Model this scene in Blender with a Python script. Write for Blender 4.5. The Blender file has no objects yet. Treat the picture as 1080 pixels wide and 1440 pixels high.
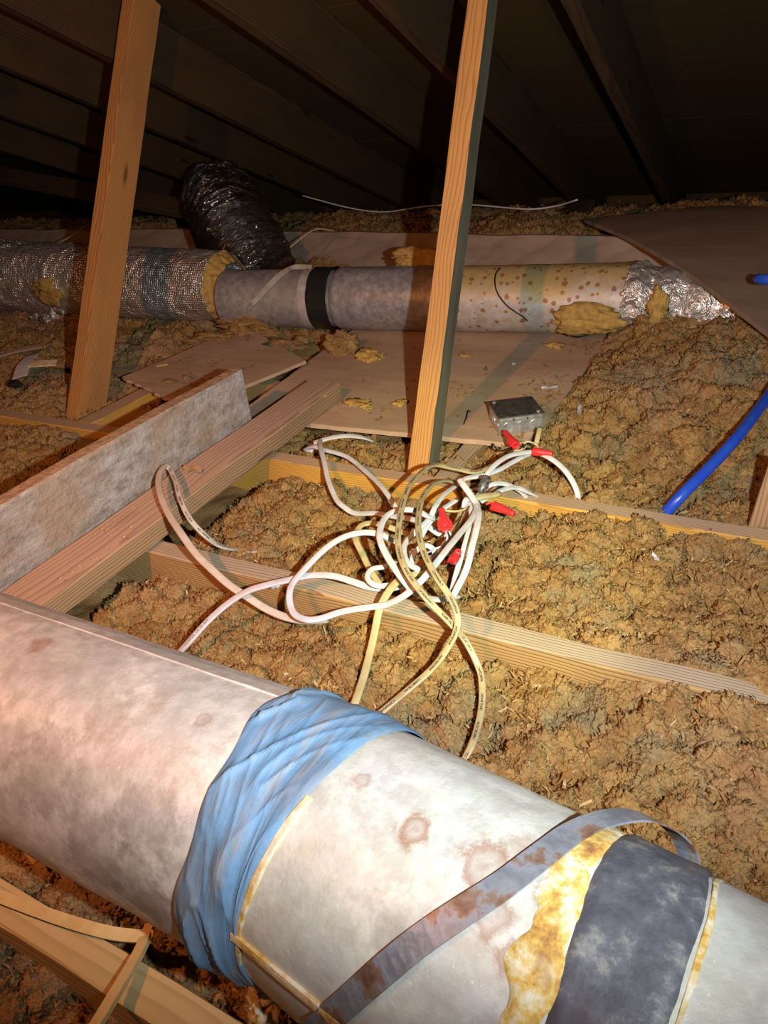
import bpy, math, random
import numpy as np
from mathutils import Vector, Matrix

rng = np.random.default_rng(7)
random.seed(7)
SC = bpy.context.scene
COL = SC.collection

# ------------------------------------------------------------------ camera, world, lights, exposure
F, H0 = 998.0, 0.73
def nrm(v):
    v = np.array(v, float); return v / np.linalg.norm(v)
_Y = nrm([610, 660, -998]); _X = nrm([2045, -380, 998]); _X = nrm(_X - _Y * _X.dot(_Y)); _Z = np.cross(_X, _Y)
R = np.array([_X, _Y, _Z])
CAM = np.array([0, 0, H0])
def ray(x, y): return R @ np.array([x - 540, -(y - 720), -F])
def at(x, y, z=0.0):                      # point of the place at height z
    r = ray(x, y); return CAM + r * (z - H0) / r[2]
def aty(x, y, Yv):                        # point of the place at distance Yv along the rafters
    r = ray(x, y); return CAM + r * Yv / r[1]

cd = bpy.data.cameras.new('camera'); cam = bpy.data.objects.new('camera', cd); COL.objects.link(cam)
cd.sensor_fit = 'VERTICAL'; cd.sensor_height = 36.0; cd.lens = 36.0 * F / 1440.0
cd.clip_start = 0.02; cd.clip_end = 60
M4 = Matrix.Identity(4)
for i in range(3):
    for j in range(3): M4[i][j] = R[i][j]
M4.translation = Vector(CAM); cam.matrix_world = M4
SC.camera = cam

w = bpy.data.worlds.new('attic_dark'); SC.world = w; w.use_nodes = True
w.node_tree.nodes['Background'].inputs[0].default_value = (1.0, 0.62, 0.38, 1)
w.node_tree.nodes['Background'].inputs[1].default_value = 0.035

def spot(name, loc, aim, power, color, deg, blend, radius):
    l = bpy.data.lights.new(name, 'SPOT'); l.energy = power; l.color = color
    l.spot_size = math.radians(deg); l.spot_blend = blend; l.shadow_soft_size = radius
    o = bpy.data.objects.new(name, l); COL.objects.link(o); o.location = loc
    o.rotation_euler = (Vector(aim) - Vector(loc)).to_track_quat('-Z', 'Y').to_euler()
    return o
A_POS = (0.140, 0.072, 0.72)
spot('phone_flash', A_POS, at(520, 470, 0), 96, (0.90, 0.97, 0.97), 114, 1.0, 0.010)
spot('torch_beam', (0.142, 0.073, 0.725), at(670, 745, 0), 44, (0.88, 0.95, 0.34), 33, 0.6, 0.010)
lb = bpy.data.lights.new('work_lamp', 'SPOT'); lb.energy = 60; lb.color = (1.0, 0.33, 0.10); lb.shadow_soft_size = 0.018
lb.spot_size = math.radians(142); lb.spot_blend = 1.0
ob = bpy.data.objects.new('work_lamp', lb); COL.objects.link(ob); ob.location = (-0.73, -0.14, 1.10)
ob.rotation_euler = (Vector((-1.1, 2.4, 0.0)) - ob.location).to_track_quat('-Z', 'Y').to_euler()

SC.view_settings.view_transform = 'Standard'; SC.view_settings.look = 'None'
SC.view_settings.exposure = 0.0; SC.view_settings.gamma = 1.0; SC.view_settings.use_curve_mapping = False

# ------------------------------------------------------------------ noise
def _hash(ix, iy, iz, s):
    h = (ix * 374761393 + iy * 668265263 + iz * 2147483647 + s * 1274126177) & 0xffffffff
    h = ((h ^ (h >> 13)) * 1274126177) & 0xffffffff
    return ((h ^ (h >> 16)) & 0xffff) / 65535.0
def vnoise(x, y, z=0.0, s=0):
    x, y, z = np.broadcast_arrays(np.asarray(x, float), np.asarray(y, float), np.asarray(z, float))
    xi, yi, zi = np.floor(x).astype(np.int64), np.floor(y).astype(np.int64), np.floor(z).astype(np.int64)
    u, v, t = x - xi, y - yi, z - zi
    u, v, t = [a * a * (3 - 2 * a) for a in (u, v, t)]
    r = 0
    for dx in (0, 1):
        for dy in (0, 1):
            for dz in (0, 1):
                r = r + _hash(xi + dx, yi + dy, zi + dz, s) * (u if dx else 1 - u) * (v if dy else 1 - v) * (t if dz else 1 - t)
    return r * 2 - 1
def fbm(x, y, z=0.0, s=0, o=4):
    r = 0; a = 1.0; f = 1.0
    for k in range(o):
        r = r + a * vnoise(x * f, y * f, np.asarray(z) * f, s + k); a *= 0.5; f *= 2.03
    return r

# ------------------------------------------------------------------ objects helpers
def mesh_obj(name, V, Fc, mat=None, parent=None, smooth=False, uv=None, kind=None):
    me = bpy.data.meshes.new(name)
    me.from_pydata([tuple(map(float, v)) for v in V], [], [tuple(map(int, f)) for f in Fc])
    if smooth: me.polygons.foreach_set('use_smooth', [True] * len(me.polygons))
    if uv is not None:
        ul = me.uv_layers.new(name='UVMap'); li = np.empty(len(me.loops), int); me.loops.foreach_get('vertex_index', li)
        ul.data.foreach_set('uv', np.asarray(uv, float)[li].ravel())
    if mat: me.materials.append(mat)
    o = bpy.data.objects.new(name, me); COL.objects.link(o)
    if parent: o.parent = parent
    if kind: o['kind'] = kind
    return o
def tag(o, label=None, cat=None, group=None, kind=None):
    if label: o['label'] = label
    if cat: o['category'] = cat
    if group: o['group'] = group
    if kind: o['kind'] = kind
    return o
def empty(name, loc, label, cat, group=None):
    o = bpy.data.objects.new(name, None); COL.objects.link(o); o.location = tuple(map(float, loc)); o.empty_display_size = .05
    return tag(o, label, cat, group)
def part(name, V, Fc, mat, root, smooth=False, uv=None, kind=None):   # V in world coordinates
    V = np.asarray(V, float) - np.array(root.location)
    return mesh_obj(name, V, Fc, mat, root, smooth, uv, kind)

def box_mesh(L, W, T, seg=24, bev=0.002, wob=0.0012, seed=0):
    """bar along local x, centred in y and z, eased edges and slightly uneven faces"""
    b = bev
    prof = [(-W/2+b, -T/2), (W/2-b, -T/2), (W/2, -T/2+b), (W/2, T/2-b), (W/2-b, T/2), (-W/2+b, T/2), (-W/2, T/2-b), (-W/2, -T/2+b)]
    V = []; Fc = []
    xs = np.linspace(0, L, seg + 1)
    for i, x in enumerate(xs):
        for k, (y, z) in enumerate(prof):
            V.append((x, y + wob * float(vnoise(x * 7, k // 2, 0.0, seed)), z + wob * float(vnoise(x * 5, k // 2, 3.3, seed + 5))))
    n = 8
    for i in range(seg):
        for k in range(n):
            a = i * n + k; c = i * n + (k + 1) % n
            Fc.append((a, a + n, c + n, c))
    Fc.append(tuple(range(n))); Fc.append(tuple(range(seg * n + n - 1, seg * n - 1, -1)))
    return V, Fc
def beam(name, p0, p1, W, T, mat, up=(0, 0, 1), seg=24, bev=.002, wob=.0012, parent=None, seed=None):
    """p0, p1 = centre line of the bar in the world, W across, T along 'up'"""
    p0 = np.array(p0, float); p1 = np.array(p1, float); L = np.linalg.norm(p1 - p0); X = (p1 - p0) / L
    Z = nrm(np.array(up, float) - X * np.dot(up, X)); Yd = np.cross(Z, X)
    seed = int(rng.integers(0, 1000)) if seed is None else seed
    V, Fc = box_mesh(L, W, T, seg, bev, wob, seed)
    o = mesh_obj(name, V, Fc, mat)
    m = Matrix.Identity(4)
    for i in range(3): m[i][0] = X[i]; m[i][1] = Yd[i]; m[i][2] = Z[i]
    m.translation = Vector(p0)
    if parent:
        o.parent = parent; m.translation = Vector(p0) - parent.location
        o.matrix_local = m
    else: o.matrix_world = m
    return o

def catmull(P, step=0.006):
    P = [np.array(p, float) for p in P]
    P = [2 * P[0] - P[1]] + P + [2 * P[-1] - P[-2]]
    out = []
    for i in range(1, len(P) - 2):
        a, b, c, d = P[i-1], P[i], P[i+1], P[i+2]
        n = max(2, int(np.linalg.norm(c - b) / step))
        for k in range(n):
            t = k / n
            out.append(.5 * ((2*b) + (-a + c)*t + (2*a - 5*b + 4*c - d)*t*t + (-a + 3*b - 3*c + d)*t**3))
    out.append(P[-2])
    return np.array(out)
def frames(C, up=(0, 0, 1)):
    T = np.gradient(C, axis=0); T /= np.linalg.norm(T, axis=1)[:, None] + 1e-9
    up = nrm(up); S = np.cross(T, up); l = np.linalg.norm(S, axis=1)
    for i in range(len(S)):
        if l[i] < .15: S[i] = S[i-1] if i else nrm(np.cross(T[i], (1, .3, .2)))
        S[i] -= T[i] * S[i].dot(T[i]); S[i] /= np.linalg.norm(S[i])
        if i and S[i].dot(S[i-1]) < 0: S[i] = -S[i]
    for _ in range(4):
        S[1:-1] = (S[:-2] + S[1:-1] * 2 + S[2:]); S /= np.linalg.norm(S, axis=1)[:, None]
    N = np.cross(S, T)
    return T, S, N
def sweep(C, prof, up=(0, 0, 1), scale=None, caps=True):
    T, S, N = frames(C, up); n = len(prof); V = []; UV = []
    d = np.concatenate([[0], np.cumsum(np.linalg.norm(np.diff(C, axis=0), axis=1))])
    for i in range(len(C)):
        s = 1 if scale is None else scale[i]
        for k, (a, b) in enumerate(prof):
            V.append(C[i] + S[i] * a * s + N[i] * b * s); UV.append((d[i], k / n))
    Fc = []
    for i in range(len(C) - 1):
        for k in range(n):
            a = i * n + k; c = i * n + (k + 1) % n
            Fc.append((a, c, c + n, a + n))
    if caps:
        Fc.append(tuple(range(n - 1, -1, -1))); Fc.append(tuple(range((len(C)-1) * n, len(C) * n)))
    return np.array(V), Fc, UV
def circ(r, n=8): return [(r * math.cos(2*math.pi*k/n), r * math.sin(2*math.pi*k/n)) for k in range(n)]
def flat_prof(wd, th, n=14):
    P = []
    for k in range(n):
        t = 2*math.pi*k/n; c, s = math.cos(t), math.sin(t)
        x = wd/2 * math.copysign(abs(c)**.6, c); y = th/2 * math.copysign(abs(s)**.8, s)
        y *= 1 - .34 * math.exp(-(x / (wd*.15))**2)
        P.append((x, y))
    return P

def tube_surface(P0, a, rfun, s0, s1, ns, nt=96, t0=0.0, t1=2*math.pi, closed=True, ref=(0, 0, 1)):
    """surface of revolution-like sheet about axis (P0,a); rfun(s,theta)->radius, theta from 'ref' direction"""
    a = nrm(a); u = nrm(np.array(ref, float) - a * np.dot(ref, a)); v = np.cross(a, u)
    ss = np.linspace(s0, s1, ns); tt = np.linspace(t0, t1, nt, endpoint=not closed)
    S, Tt = np.meshgrid(ss, tt, indexing='ij'); r = rfun(S, Tt)
    V = P0 + a * S[..., None] + r[..., None] * (np.cos(Tt)[..., None] * u + np.sin(Tt)[..., None] * v)
    V = V.reshape(-1, 3); Fc = []
    for i in range(ns - 1):
        for k in range(nt if closed else nt - 1):
            p = i * nt + k; q = i * nt + (k + 1) % nt
            Fc.append((p, q, q + nt, p + nt))
    return V, Fc, np.stack([S.ravel(), Tt.ravel() / (2*math.pi)], 1)

def hit(px, P, a, r):
    d = nrm(ray(*px)); wv = CAM - P; dp = d - a * d.dot(a); wp = wv - a * wv.dot(a)
    A = dp @ dp; B = 2 * dp @ wp; c = wp @ wp - r * r; D = max(B*B - 4*A*c, 0)
    return CAM + d * (-B - D**.5) / 2 / A

# ------------------------------------------------------------------ materials
class NT:
    def __init__(s, name):
        s.m = bpy.data.materials.new(name); s.m.use_nodes = True; s.t = s.m.node_tree; s.t.nodes.clear()
        s.out = s.n('ShaderNodeOutputMaterial'); s.p = s.n('ShaderNodeBsdfPrincipled'); s.l(s.p.outputs[0], s.out.inputs[0])
    def n(s, t, **k):
        q = s.t.nodes.new(t)
        for a, b in k.items(): setattr(q, a, b)
        return q
    def l(s, a, b): s.t.links.new(a, b)
    def setin(s, sock, v):
        if isinstance(v, bpy.types.NodeSocket): s.l(v, sock)
        elif hasattr(v, '__len__') and len(v) == 3 and sock.type == 'RGBA': sock.default_value = (*v, 1)
        else: sock.default_value = v
    def math(s, op, a, b=0.0, c=None, clamp=False):
        q = s.n('ShaderNodeMath', operation=op); q.use_clamp = clamp; s.setin(q.inputs[0], a); s.setin(q.inputs[1], b)
        if c is not None: s.setin(q.inputs[2], c)
        return q.outputs[0]
    def obj(s): return s.n('ShaderNodeTexCoord').outputs['Object']
    def pos(s): return s.n('ShaderNodeNewGeometry').outputs['Position']
    def mapped(s, v, scale=(1, 1, 1), loc=(0, 0, 0)):
        q = s.n('ShaderNodeMapping'); s.l(v, q.inputs[0]); q.inputs['Scale'].default_value = scale; q.inputs['Location'].default_value = loc; return q.outputs[0]
    def noise(s, v, scale, detail=4, rough=.55, dist=0.0, out='Fac'):
        q = s.n('ShaderNodeTexNoise'); s.l(v, q.inputs['Vector']); q.inputs['Scale'].default_value = scale
        q.inputs['Detail'].default_value = detail; q.inputs['Roughness'].default_value = rough; q.inputs['Distortion'].default_value = dist
        return q.outputs[out]
    def voro(s, v, scale, feature='F1', out='Distance', rnd=1.0):
        q = s.n('ShaderNodeTexVoronoi', feature=feature); s.l(v, q.inputs['Vector']); q.inputs['Scale'].default_value = scale
        q.inputs['Randomness'].default_value = rnd; return q.outputs[out]
    def ramp(s, f, stops, interp='LINEAR'):
        q = s.n('ShaderNodeValToRGB'); s.l(f, q.inputs[0]); e = q.color_ramp; e.interpolation = interp
        while len(e.elements) < len(stops): e.elements.new(.5)
        for el, (p, c) in zip(e.elements, stops):
            el.position = p; el.color = (*c, 1) if hasattr(c, '__len__') else (c, c, c, 1)
        return q.outputs[0]
    def mix(s, f, a, b, mode='MIX'):
        q = s.n('ShaderNodeMix', data_type='RGBA', blend_type=mode); s.setin(q.inputs[0], f); s.setin(q.inputs[6], a); s.setin(q.inputs[7], b)
        return q.outputs[2]
    def bump(s, h, dist=.002, strength=1.0, nrm_in=None):
        q = s.n('ShaderNodeBump'); s.l(h, q.inputs['Height']); q.inputs['Distance'].default_value = dist; q.inputs['Strength'].default_value = strength
        if nrm_in is not None: s.l(nrm_in, q.inputs['Normal'])
        s.l(q.outputs[0], s.p.inputs['Normal']); return q.outputs[0]
    def fin(s, col, rough=.7, metal=0.0, spec=None):
        s.setin(s.p.inputs['Base Color'], col); s.setin(s.p.inputs['Roughness'], rough); s.setin(s.p.inputs['Metallic'], metal)
        if spec is not None: s.p.inputs['Specular IOR Level'].default_value = spec
        return s.m
    def nz(s):
        g = s.n('ShaderNodeNewGeometry'); q = s.n('ShaderNodeSeparateXYZ'); s.l(g.outputs['Normal'], q.inputs[0]); return q

def wood(name, light, dark, top=None, rings=190, contrast=.7, cen=(.02, -.12), stain=.25, rough=.75, dirt=(.12, .09, .06), top_amt=.75, bump=.0006, side=None):
    s = NT(name); o = s.obj()
    rnd = s.n('ShaderNodeObjectInfo').outputs['Random']
    m = s.mapped(o, (.9, 1, 1)); cv = s.n('ShaderNodeVectorMath', operation='ADD'); s.l(m, cv.inputs[0])
    cb = s.n('ShaderNodeCombineXYZ'); s.l(s.math('MULTIPLY', rnd, 13.0), cb.inputs[0]); cb.inputs[1].default_value = cen[0]; cb.inputs[2].default_value = cen[1]
    s.l(cb.outputs[0], cv.inputs[1]); v = cv.outputs[0]
    wv = s.noise(s.mapped(v, (1.6, 5, 5)), 1.0, 3, .5, 0, 'Color')
    sb = s.n('ShaderNodeVectorMath', operation='MULTIPLY_ADD'); s.l(wv, sb.inputs[0]); sb.inputs[1].default_value = (0, .055, .055); s.l(v, sb.inputs[2])
    sp = s.n('ShaderNodeSeparateXYZ'); s.l(sb.outputs[0], sp.inputs[0])
    r = s.math('SQRT', s.math('ADD', s.math('MULTIPLY', sp.outputs[1], sp.outputs[1]), s.math('MULTIPLY', sp.outputs[2], sp.outputs[2])))
    fr = s.math('FRACT', s.math('MULTIPLY', r, rings))
    ring = s.ramp(fr, [(0, 0.0), (.55, .25), (.85, 1.0), (.93, .9), (1, 0)])
    fib = s.noise(s.mapped(v, (6, 260, 260)), 1.0, 3, .6)
    f = s.math('MULTIPLY', s.math('ADD', ring, s.math('MULTIPLY', fib, .35)), contrast, clamp=True)
    col = s.mix(f, light, dark)
    st = s.noise(s.mapped(v, (3, 9, 9)), 1.3, 5, .62)
    col = s.mix(s.math('MULTIPLY', s.ramp(st, [(.45, 0.0), (.75, 1.0)]), stain), col, dirt)
    kn = s.voro(s.mapped(v, (2.6, 9, 9)), 1.0); kf = s.ramp(kn, [(.06, 1.0), (.11, 0.0)])
    col = s.mix(s.math('MULTIPLY', kf, .8), col, (dark[0]*.35, dark[1]*.3, dark[2]*.3))
    if top:
        z = s.ramp(s.nz().outputs[2], [(.8, 0.0), (.95, 1.0)])
        tn = s.noise(s.mapped(v, (5, 40, 40)), 1.0, 4, .6)
        tm = s.math('MULTIPLY', z, s.math('ADD', s.math('MULTIPLY', tn, .6), top_amt - .3), clamp=True)
        tcol = s.mix(s.math('MULTIPLY', f, .6), top, (top[0]*.45, top[1]*.4, top[2]*.38))
        col = s.mix(tm, col, tcol)
    if side:
        sx = s.ramp(s.nz().outputs[0], [(.8, 0.0), (.9, 1.0)]); sn = s.noise(s.mapped(v, (4, 30, 30)), 1.0, 5, .65)
        col = s.mix(sx, col, s.mix(s.ramp(sn, [(.35, 0.0), (.7, 1.0)]), side, (side[0]*.55, side[1]*.55, side[2]*.55)))
    s.bump(s.math('ADD', f, s.math('MULTIPLY', fib, .5)), bump)
    return s.fin(col, rough, 0, .25)

W_joist = wood('joist_wood', (.68, .39, .08), (.38, .18, .03), top=(.50, .39, .30), rings=230, stain=.2)
W_low = wood('lower_joist_wood', (.50, .32, .135), (.23, .12, .045), top=(.50, .42, .32), rings=210, stain=.25, contrast=.85)
W_plank = wood('plank_wood', (.50, .32, .17), (.24, .13, .07), top=(.55, .40, .30), rings=150, stain=.3, contrast=.75)
W_post = wood('post_wood', (.54, .27, .085), (.34, .145, .04), rings=240, stain=.32, contrast=.8, cen=(.05, -.2))
W_post2 = wood('post_wood_grey_side', (.62, .33, .11), (.38, .17, .045), rings=260, stain=.2, contrast=.7, cen=(.05, -.2), side=(.19, .165, .11))
W_near = wood('near_joist_wood', (.58, .41, .16), (.36, .20, .06), top=(.68, .54, .28), rings=70, stain=.15, contrast=.55)
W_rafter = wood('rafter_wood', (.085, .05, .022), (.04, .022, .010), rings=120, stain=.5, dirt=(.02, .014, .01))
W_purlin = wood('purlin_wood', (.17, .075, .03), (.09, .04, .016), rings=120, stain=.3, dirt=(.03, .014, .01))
W_far = wood('far_board_wood', (.40, .29, .21), (.24, .16, .11), rings=60, stain=.6, contrast=.4, dirt=(.16, .11, .08))
W_lath = wood('lath_wood', (.66, .47, .20), (.46, .29, .10), rings=200, stain=.2, contrast=.5)

def mat_greyboard():
    s = NT('dirty_grey_board'); o = s.obj()
    a = s.noise(s.mapped(o, (1, 1, 2.2)), 26, 6, .68); b = s.noise(o, 5, 4, .6); c = s.noise(s.mapped(o, (1.2, 1, .7)), 60, 4, .7)
    col = s.ramp(a, [(.3, (.20, .165, .14)), (.47, (.37, .33, .30)), (.58, (.47, .435, .41)), (.8, (.58, .56, .56))])
    col = s.mix(s.ramp(b, [(.45, 0.0), (.65, .75)]), col, (.40, .28, .18))
    z = s.ramp(s.nz().outputs[2], [(.8, 0.0), (.95, 1.0)])
    col = s.mix(z, col, s.mix(s.ramp(c, [(.4, 0.0), (.6, 1.0)]), (.48, .33, .20), (.34, .22, .13)))
    cr = s.ramp(s.voro(s.mapped(o, (1, 1, 1.3)), 9, 'DISTANCE_TO_EDGE'), [(.0, 0.0), (.03, 1.0)])
    col = s.mix(s.math('MULTIPLY', s.math('SUBTRACT', 1.0, cr), s.ramp(b, [(.62, 0.0), (.72, .5)])), col, (.10, .08, .07))
    s.bump(s.math('ADD', s.math('ADD', a, s.math('MULTIPLY', c, .5)), s.math('MULTIPLY', b, .8)), .007)
    return s.fin(col, .9, 0, .2)
M_grey = mat_greyboard()

def mat_ply(name, base, dark, pale, scale=1.0):
    s = NT(name); o = s.obj()
    g = s.noise(s.mapped(o, (3.0, 40, 40)), 1.0, 4, .6, .4); a = s.noise(s.mapped(o, (2.2, 3.4, 3)), 1.6, 6, .62); sp = s.noise(o, 120, 3, .7)
    col = s.mix(s.ramp(g, [(.35, 0.0), (.7, .6)]), base, dark)
    col = s.mix(s.ramp(a, [(.42, 0.0), (.68, .8)]), col, pale)
    col = s.mix(s.ramp(sp, [(.66, 0.0), (.74, .7)]), col, (.60, .42, .22))
    s.bump(s.math('ADD', g, s.math('MULTIPLY', sp, .6)), .0008)
    return s.fin(col, .85, 0, .2)
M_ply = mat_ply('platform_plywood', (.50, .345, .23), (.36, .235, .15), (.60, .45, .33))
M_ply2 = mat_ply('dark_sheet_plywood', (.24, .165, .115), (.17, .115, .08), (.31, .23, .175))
M_edge = wood('plywood_edge', (.42, .25, .11), (.2, .11, .05), rings=500, stain=.3)
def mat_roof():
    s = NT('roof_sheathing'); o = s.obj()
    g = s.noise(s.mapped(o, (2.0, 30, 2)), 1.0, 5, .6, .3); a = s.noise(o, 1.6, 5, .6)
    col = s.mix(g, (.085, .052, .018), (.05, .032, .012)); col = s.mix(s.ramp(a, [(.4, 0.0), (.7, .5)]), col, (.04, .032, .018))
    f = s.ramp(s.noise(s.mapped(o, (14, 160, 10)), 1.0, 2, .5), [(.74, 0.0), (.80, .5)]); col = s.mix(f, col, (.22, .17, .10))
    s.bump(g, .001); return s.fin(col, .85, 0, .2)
M_roof = mat_roof()

def mat_insul(name, near=True):
    s = NT(name); p = s.pos()
    rnd = s.n('ShaderNodeObjectInfo').outputs['Random']
    a = s.noise(p, 5.5, 4, .6); b = s.noise(p, 24, 4, .6); c = s.noise(p, 120, 4, .6, 1.2); e = s.noise(p, 2.2, 3, .5)
    base = s.ramp(b, [(.25, (.20, .098, .032)), (.45, (.30, .165, .055)), (.6, (.39, .24, .082)), (.8, (.49, .325, .135))])
    base = s.mix(s.math('MULTIPLY', rnd, .45), base, (.30, .20, .09))
    gm = s.ramp(s.math('ADD', s.math('MULTIPLY', a, .7), s.math('MULTIPLY', b, .3)), [(.52, 0.0), (.62, .75)])
    base = s.mix(gm, base, s.mix(c, (.13, .115, .07), (.26, .235, .15)))
    base = s.mix(s.ramp(c, [(.30, .65), (.46, 0.0)]), base, (.17, .10, .04))
    base = s.mix(s.ramp(c, [(.58, 0.0), (.75, .55)]), base, (.60, .42, .20))
    pk = s.math('MULTIPLY', s.ramp(e, [(.5, 0.0), (.62, .3)]), 1.0); base = s.mix(pk, base, (.45, .27, .16))
    h = s.math('ADD', c, s.math('MULTIPLY', s.noise(p, 300, 3, .6, .5), .2))
    s.bump(h, .004 if near else .006, .9)
    return s.fin(base, .95, 0, .12)
M_ins = mat_insul('mineral_wool')
def mat_flat(name, c, rough=.6, metal=0, spec=.3, n=None, c2=None, bump=.0004):
    s = NT(name); col = c
    if n:
        a = s.noise(s.obj(), n, 5, .65); col = s.mix(s.ramp(a, [(.38, 0.0), (.65, 1.0)]), c, c2); s.bump(a, bump)
    return s.fin(col, rough, metal, spec)
M_fiber = mat_flat('yellow_fibreglass', (.56, .37, .11), .95, 0, .1, 60, (.36, .22, .06), .004)
M_gyp = mat_flat('ceiling_board_back', (.20, .16, .12), .9, 0, .1, 14, (.12, .10, .08))

def spots(s, col, pts, colr, noise_v, amt=.9):
    """stains and rust blooms that belong to the metal, at fixed places on it"""
    p = s.pos()
    for (c, r, k, ring) in pts:
        d = s.n('ShaderNodeVectorMath', operation='DISTANCE'); s.l(p, d.inputs[0]); d.inputs[1].default_value = tuple(map(float, c))
        dd = s.math('ADD', d.outputs['Value'], s.math('MULTIPLY', s.math('SUBTRACT', noise_v, .5), r * 1.6))
        if ring: f = s.ramp(s.math('DIVIDE', dd, r, clamp=True), [(0, .65), (.3, .35), (.58, .95), (.8, .3), (1, 0)])
        else: f = s.ramp(s.math('DIVIDE', dd, r, clamp=True), [(0, 1.0), (.6, .7), (1, 0)])
        col = s.mix(s.math('MULTIPLY', f, k), col, colr)
    return col

# near duct axes
D1 = np.array([0, .321, .124]); AX1 = np.array([1.0, 0, 0]); RD = .124
HG = np.array([-.285, .321, .124]); yaw = math.radians(11); AX2 = nrm([math.cos(yaw), -math.sin(yaw), math.tan(math.radians(4))])
h1 = lambda x, y: hit((x, y), D1, AX1, RD)
h2 = lambda x, y: hit((x, y), HG, AX2, RD)

def mat_galv(name, base, cold, streak, rust_pts, brown_pts, seed=0.0, green=0.0, rough=.5, metal=.25, small_rust=0.0, ochre=0.0):
    s = NT(name); p = s.mapped(s.pos(), (1, 1, 1), (seed, seed, 0))
    a = s.noise(p, 9, 7, .68); b = s.noise(s.mapped(p, (1, 1, 1)), 46, 5, .7); c = s.noise(p, 3.5, 4, .6); d = s.noise(p, 210, 3, .6)
    col = s.mix(s.ramp(a, [(.36, 0.0), (.62, 1.0)]), cold, base)
    col = s.mix(s.ramp(b, [(.40, .6), (.60, 0.0)]), col, streak)
    col = s.mix(s.ramp(c, [(.5, 0.0), (.68, .35)]), col, (base[0], base[1]*.93, base[2]*.80))
    col = s.mix(s.ramp(d, [(.66, 0.0), (.76, .5)]), col, (.85, .83, .78))
    if green: col = s.mix(s.math('MULTIPLY', s.ramp(s.noise(p, 6, 4, .6), [(.4, 0.0), (.6, 1.0)]), green), col, (.62, .70, .52))
    col = spots(s, col, brown_pts, (.20, .165, .14), b)
    col = spots(s, col, rust_pts, (.26, .10, .045), b)
    if ochre: col = s.mix(s.math('MULTIPLY', s.ramp(s.math('ADD', s.math('MULTIPLY', s.nz().outputs[2], .35), s.noise(p, 7, 5, .65)), [(.52, 0.0), (.76, 1.0)]), ochre), col, (.50, .34, .12))
    if small_rust:
        v = s.n('ShaderNodeTexVoronoi'); s.l(p, v.inputs['Vector']); v.inputs['Scale'].default_value = 42
        vc = s.n('ShaderNodeSeparateColor'); s.l(v.outputs['Color'], vc.inputs[0])
        wn = s.math('ADD', s.math('ADD', v.outputs['Distance'], s.math('MULTIPLY', s.math('SUBTRACT', b, .5), .55)), s.math('MULTIPLY', s.math('SUBTRACT', .6, vc.outputs[0]), .22))
        f = s.ramp(wn, [(.14, 1.0), (.24, .85), (.30, 0.0)])
        f = s.math('MULTIPLY', s.math('MULTIPLY', f, s.ramp(c, [(.36, 0.0), (.44, 1.0)])), small_rust)
        col = s.mix(f, col, (.30, .13, .05))
    s.bump(s.math('ADD', a, s.math('MULTIPLY', b, .3)), .0022)
    ro = s.math('ADD', rough - .1, s.math('MULTIPLY', b, .25))
    return s.fin(col, ro, metal, .4)

M_g1 = mat_galv('weathered_zinc', (.66, .645, .62), (.44, .435, .44), (.36, .33, .30),
    [(h1(55, 905), .016, .7, False), (h1(220, 990), .014, .35, False), (h1(285, 1010), .010, .45, True)],
    [(h1(150, 1005), .03, .35, False), (h1(130, 1200), .05, .55, False), (h1(60, 1085), .05, .45, False), (h1(190, 1245), .045, .55, False), (h1(230, 1290), .04, .5, False), (h1(210, 1150), .04, .35, False)])
M_g2 = mat_galv('weathered_zinc_right', (.58, .57, .54), (.44, .445, .47), (.34, .32, .30),
    [(h2(585, 1165), .017, .75, True), (h2(680, 1215), .026, .7, True), (h2(735, 1195), .018, .5, False), (h2(790, 1255), .02, .6, True), (h2(690, 1290), .018, .6, True), (h2(720, 1345), .015, .6, True), (h2(510, 1095), .012, .5, True),],
    [(h2(560, 1310), .03, .3, False)], seed=3.1, green=.25)
M_g3 = mat_galv('weathered_zinc_end', (.64, .65, .58), (.54, .59, .55), (.5, .52, .42), [(h2(995, 1275), .012, .7, False)], [], seed=7.7, green=.5)
M_far1 = mat_galv('far_zinc_grey', (.55, .53, .53), (.36, .35, .37), (.22, .2, .18), [], [], seed=5.0, rough=.42, metal=.45)
M_far2 = mat_galv('far_zinc_rusty', (.66, .62, .56), (.42, .40, .41), (.4, .3, .16), [], [], seed=1.5, rough=.5, metal=.2, small_rust=.95, ochre=.9)

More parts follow.
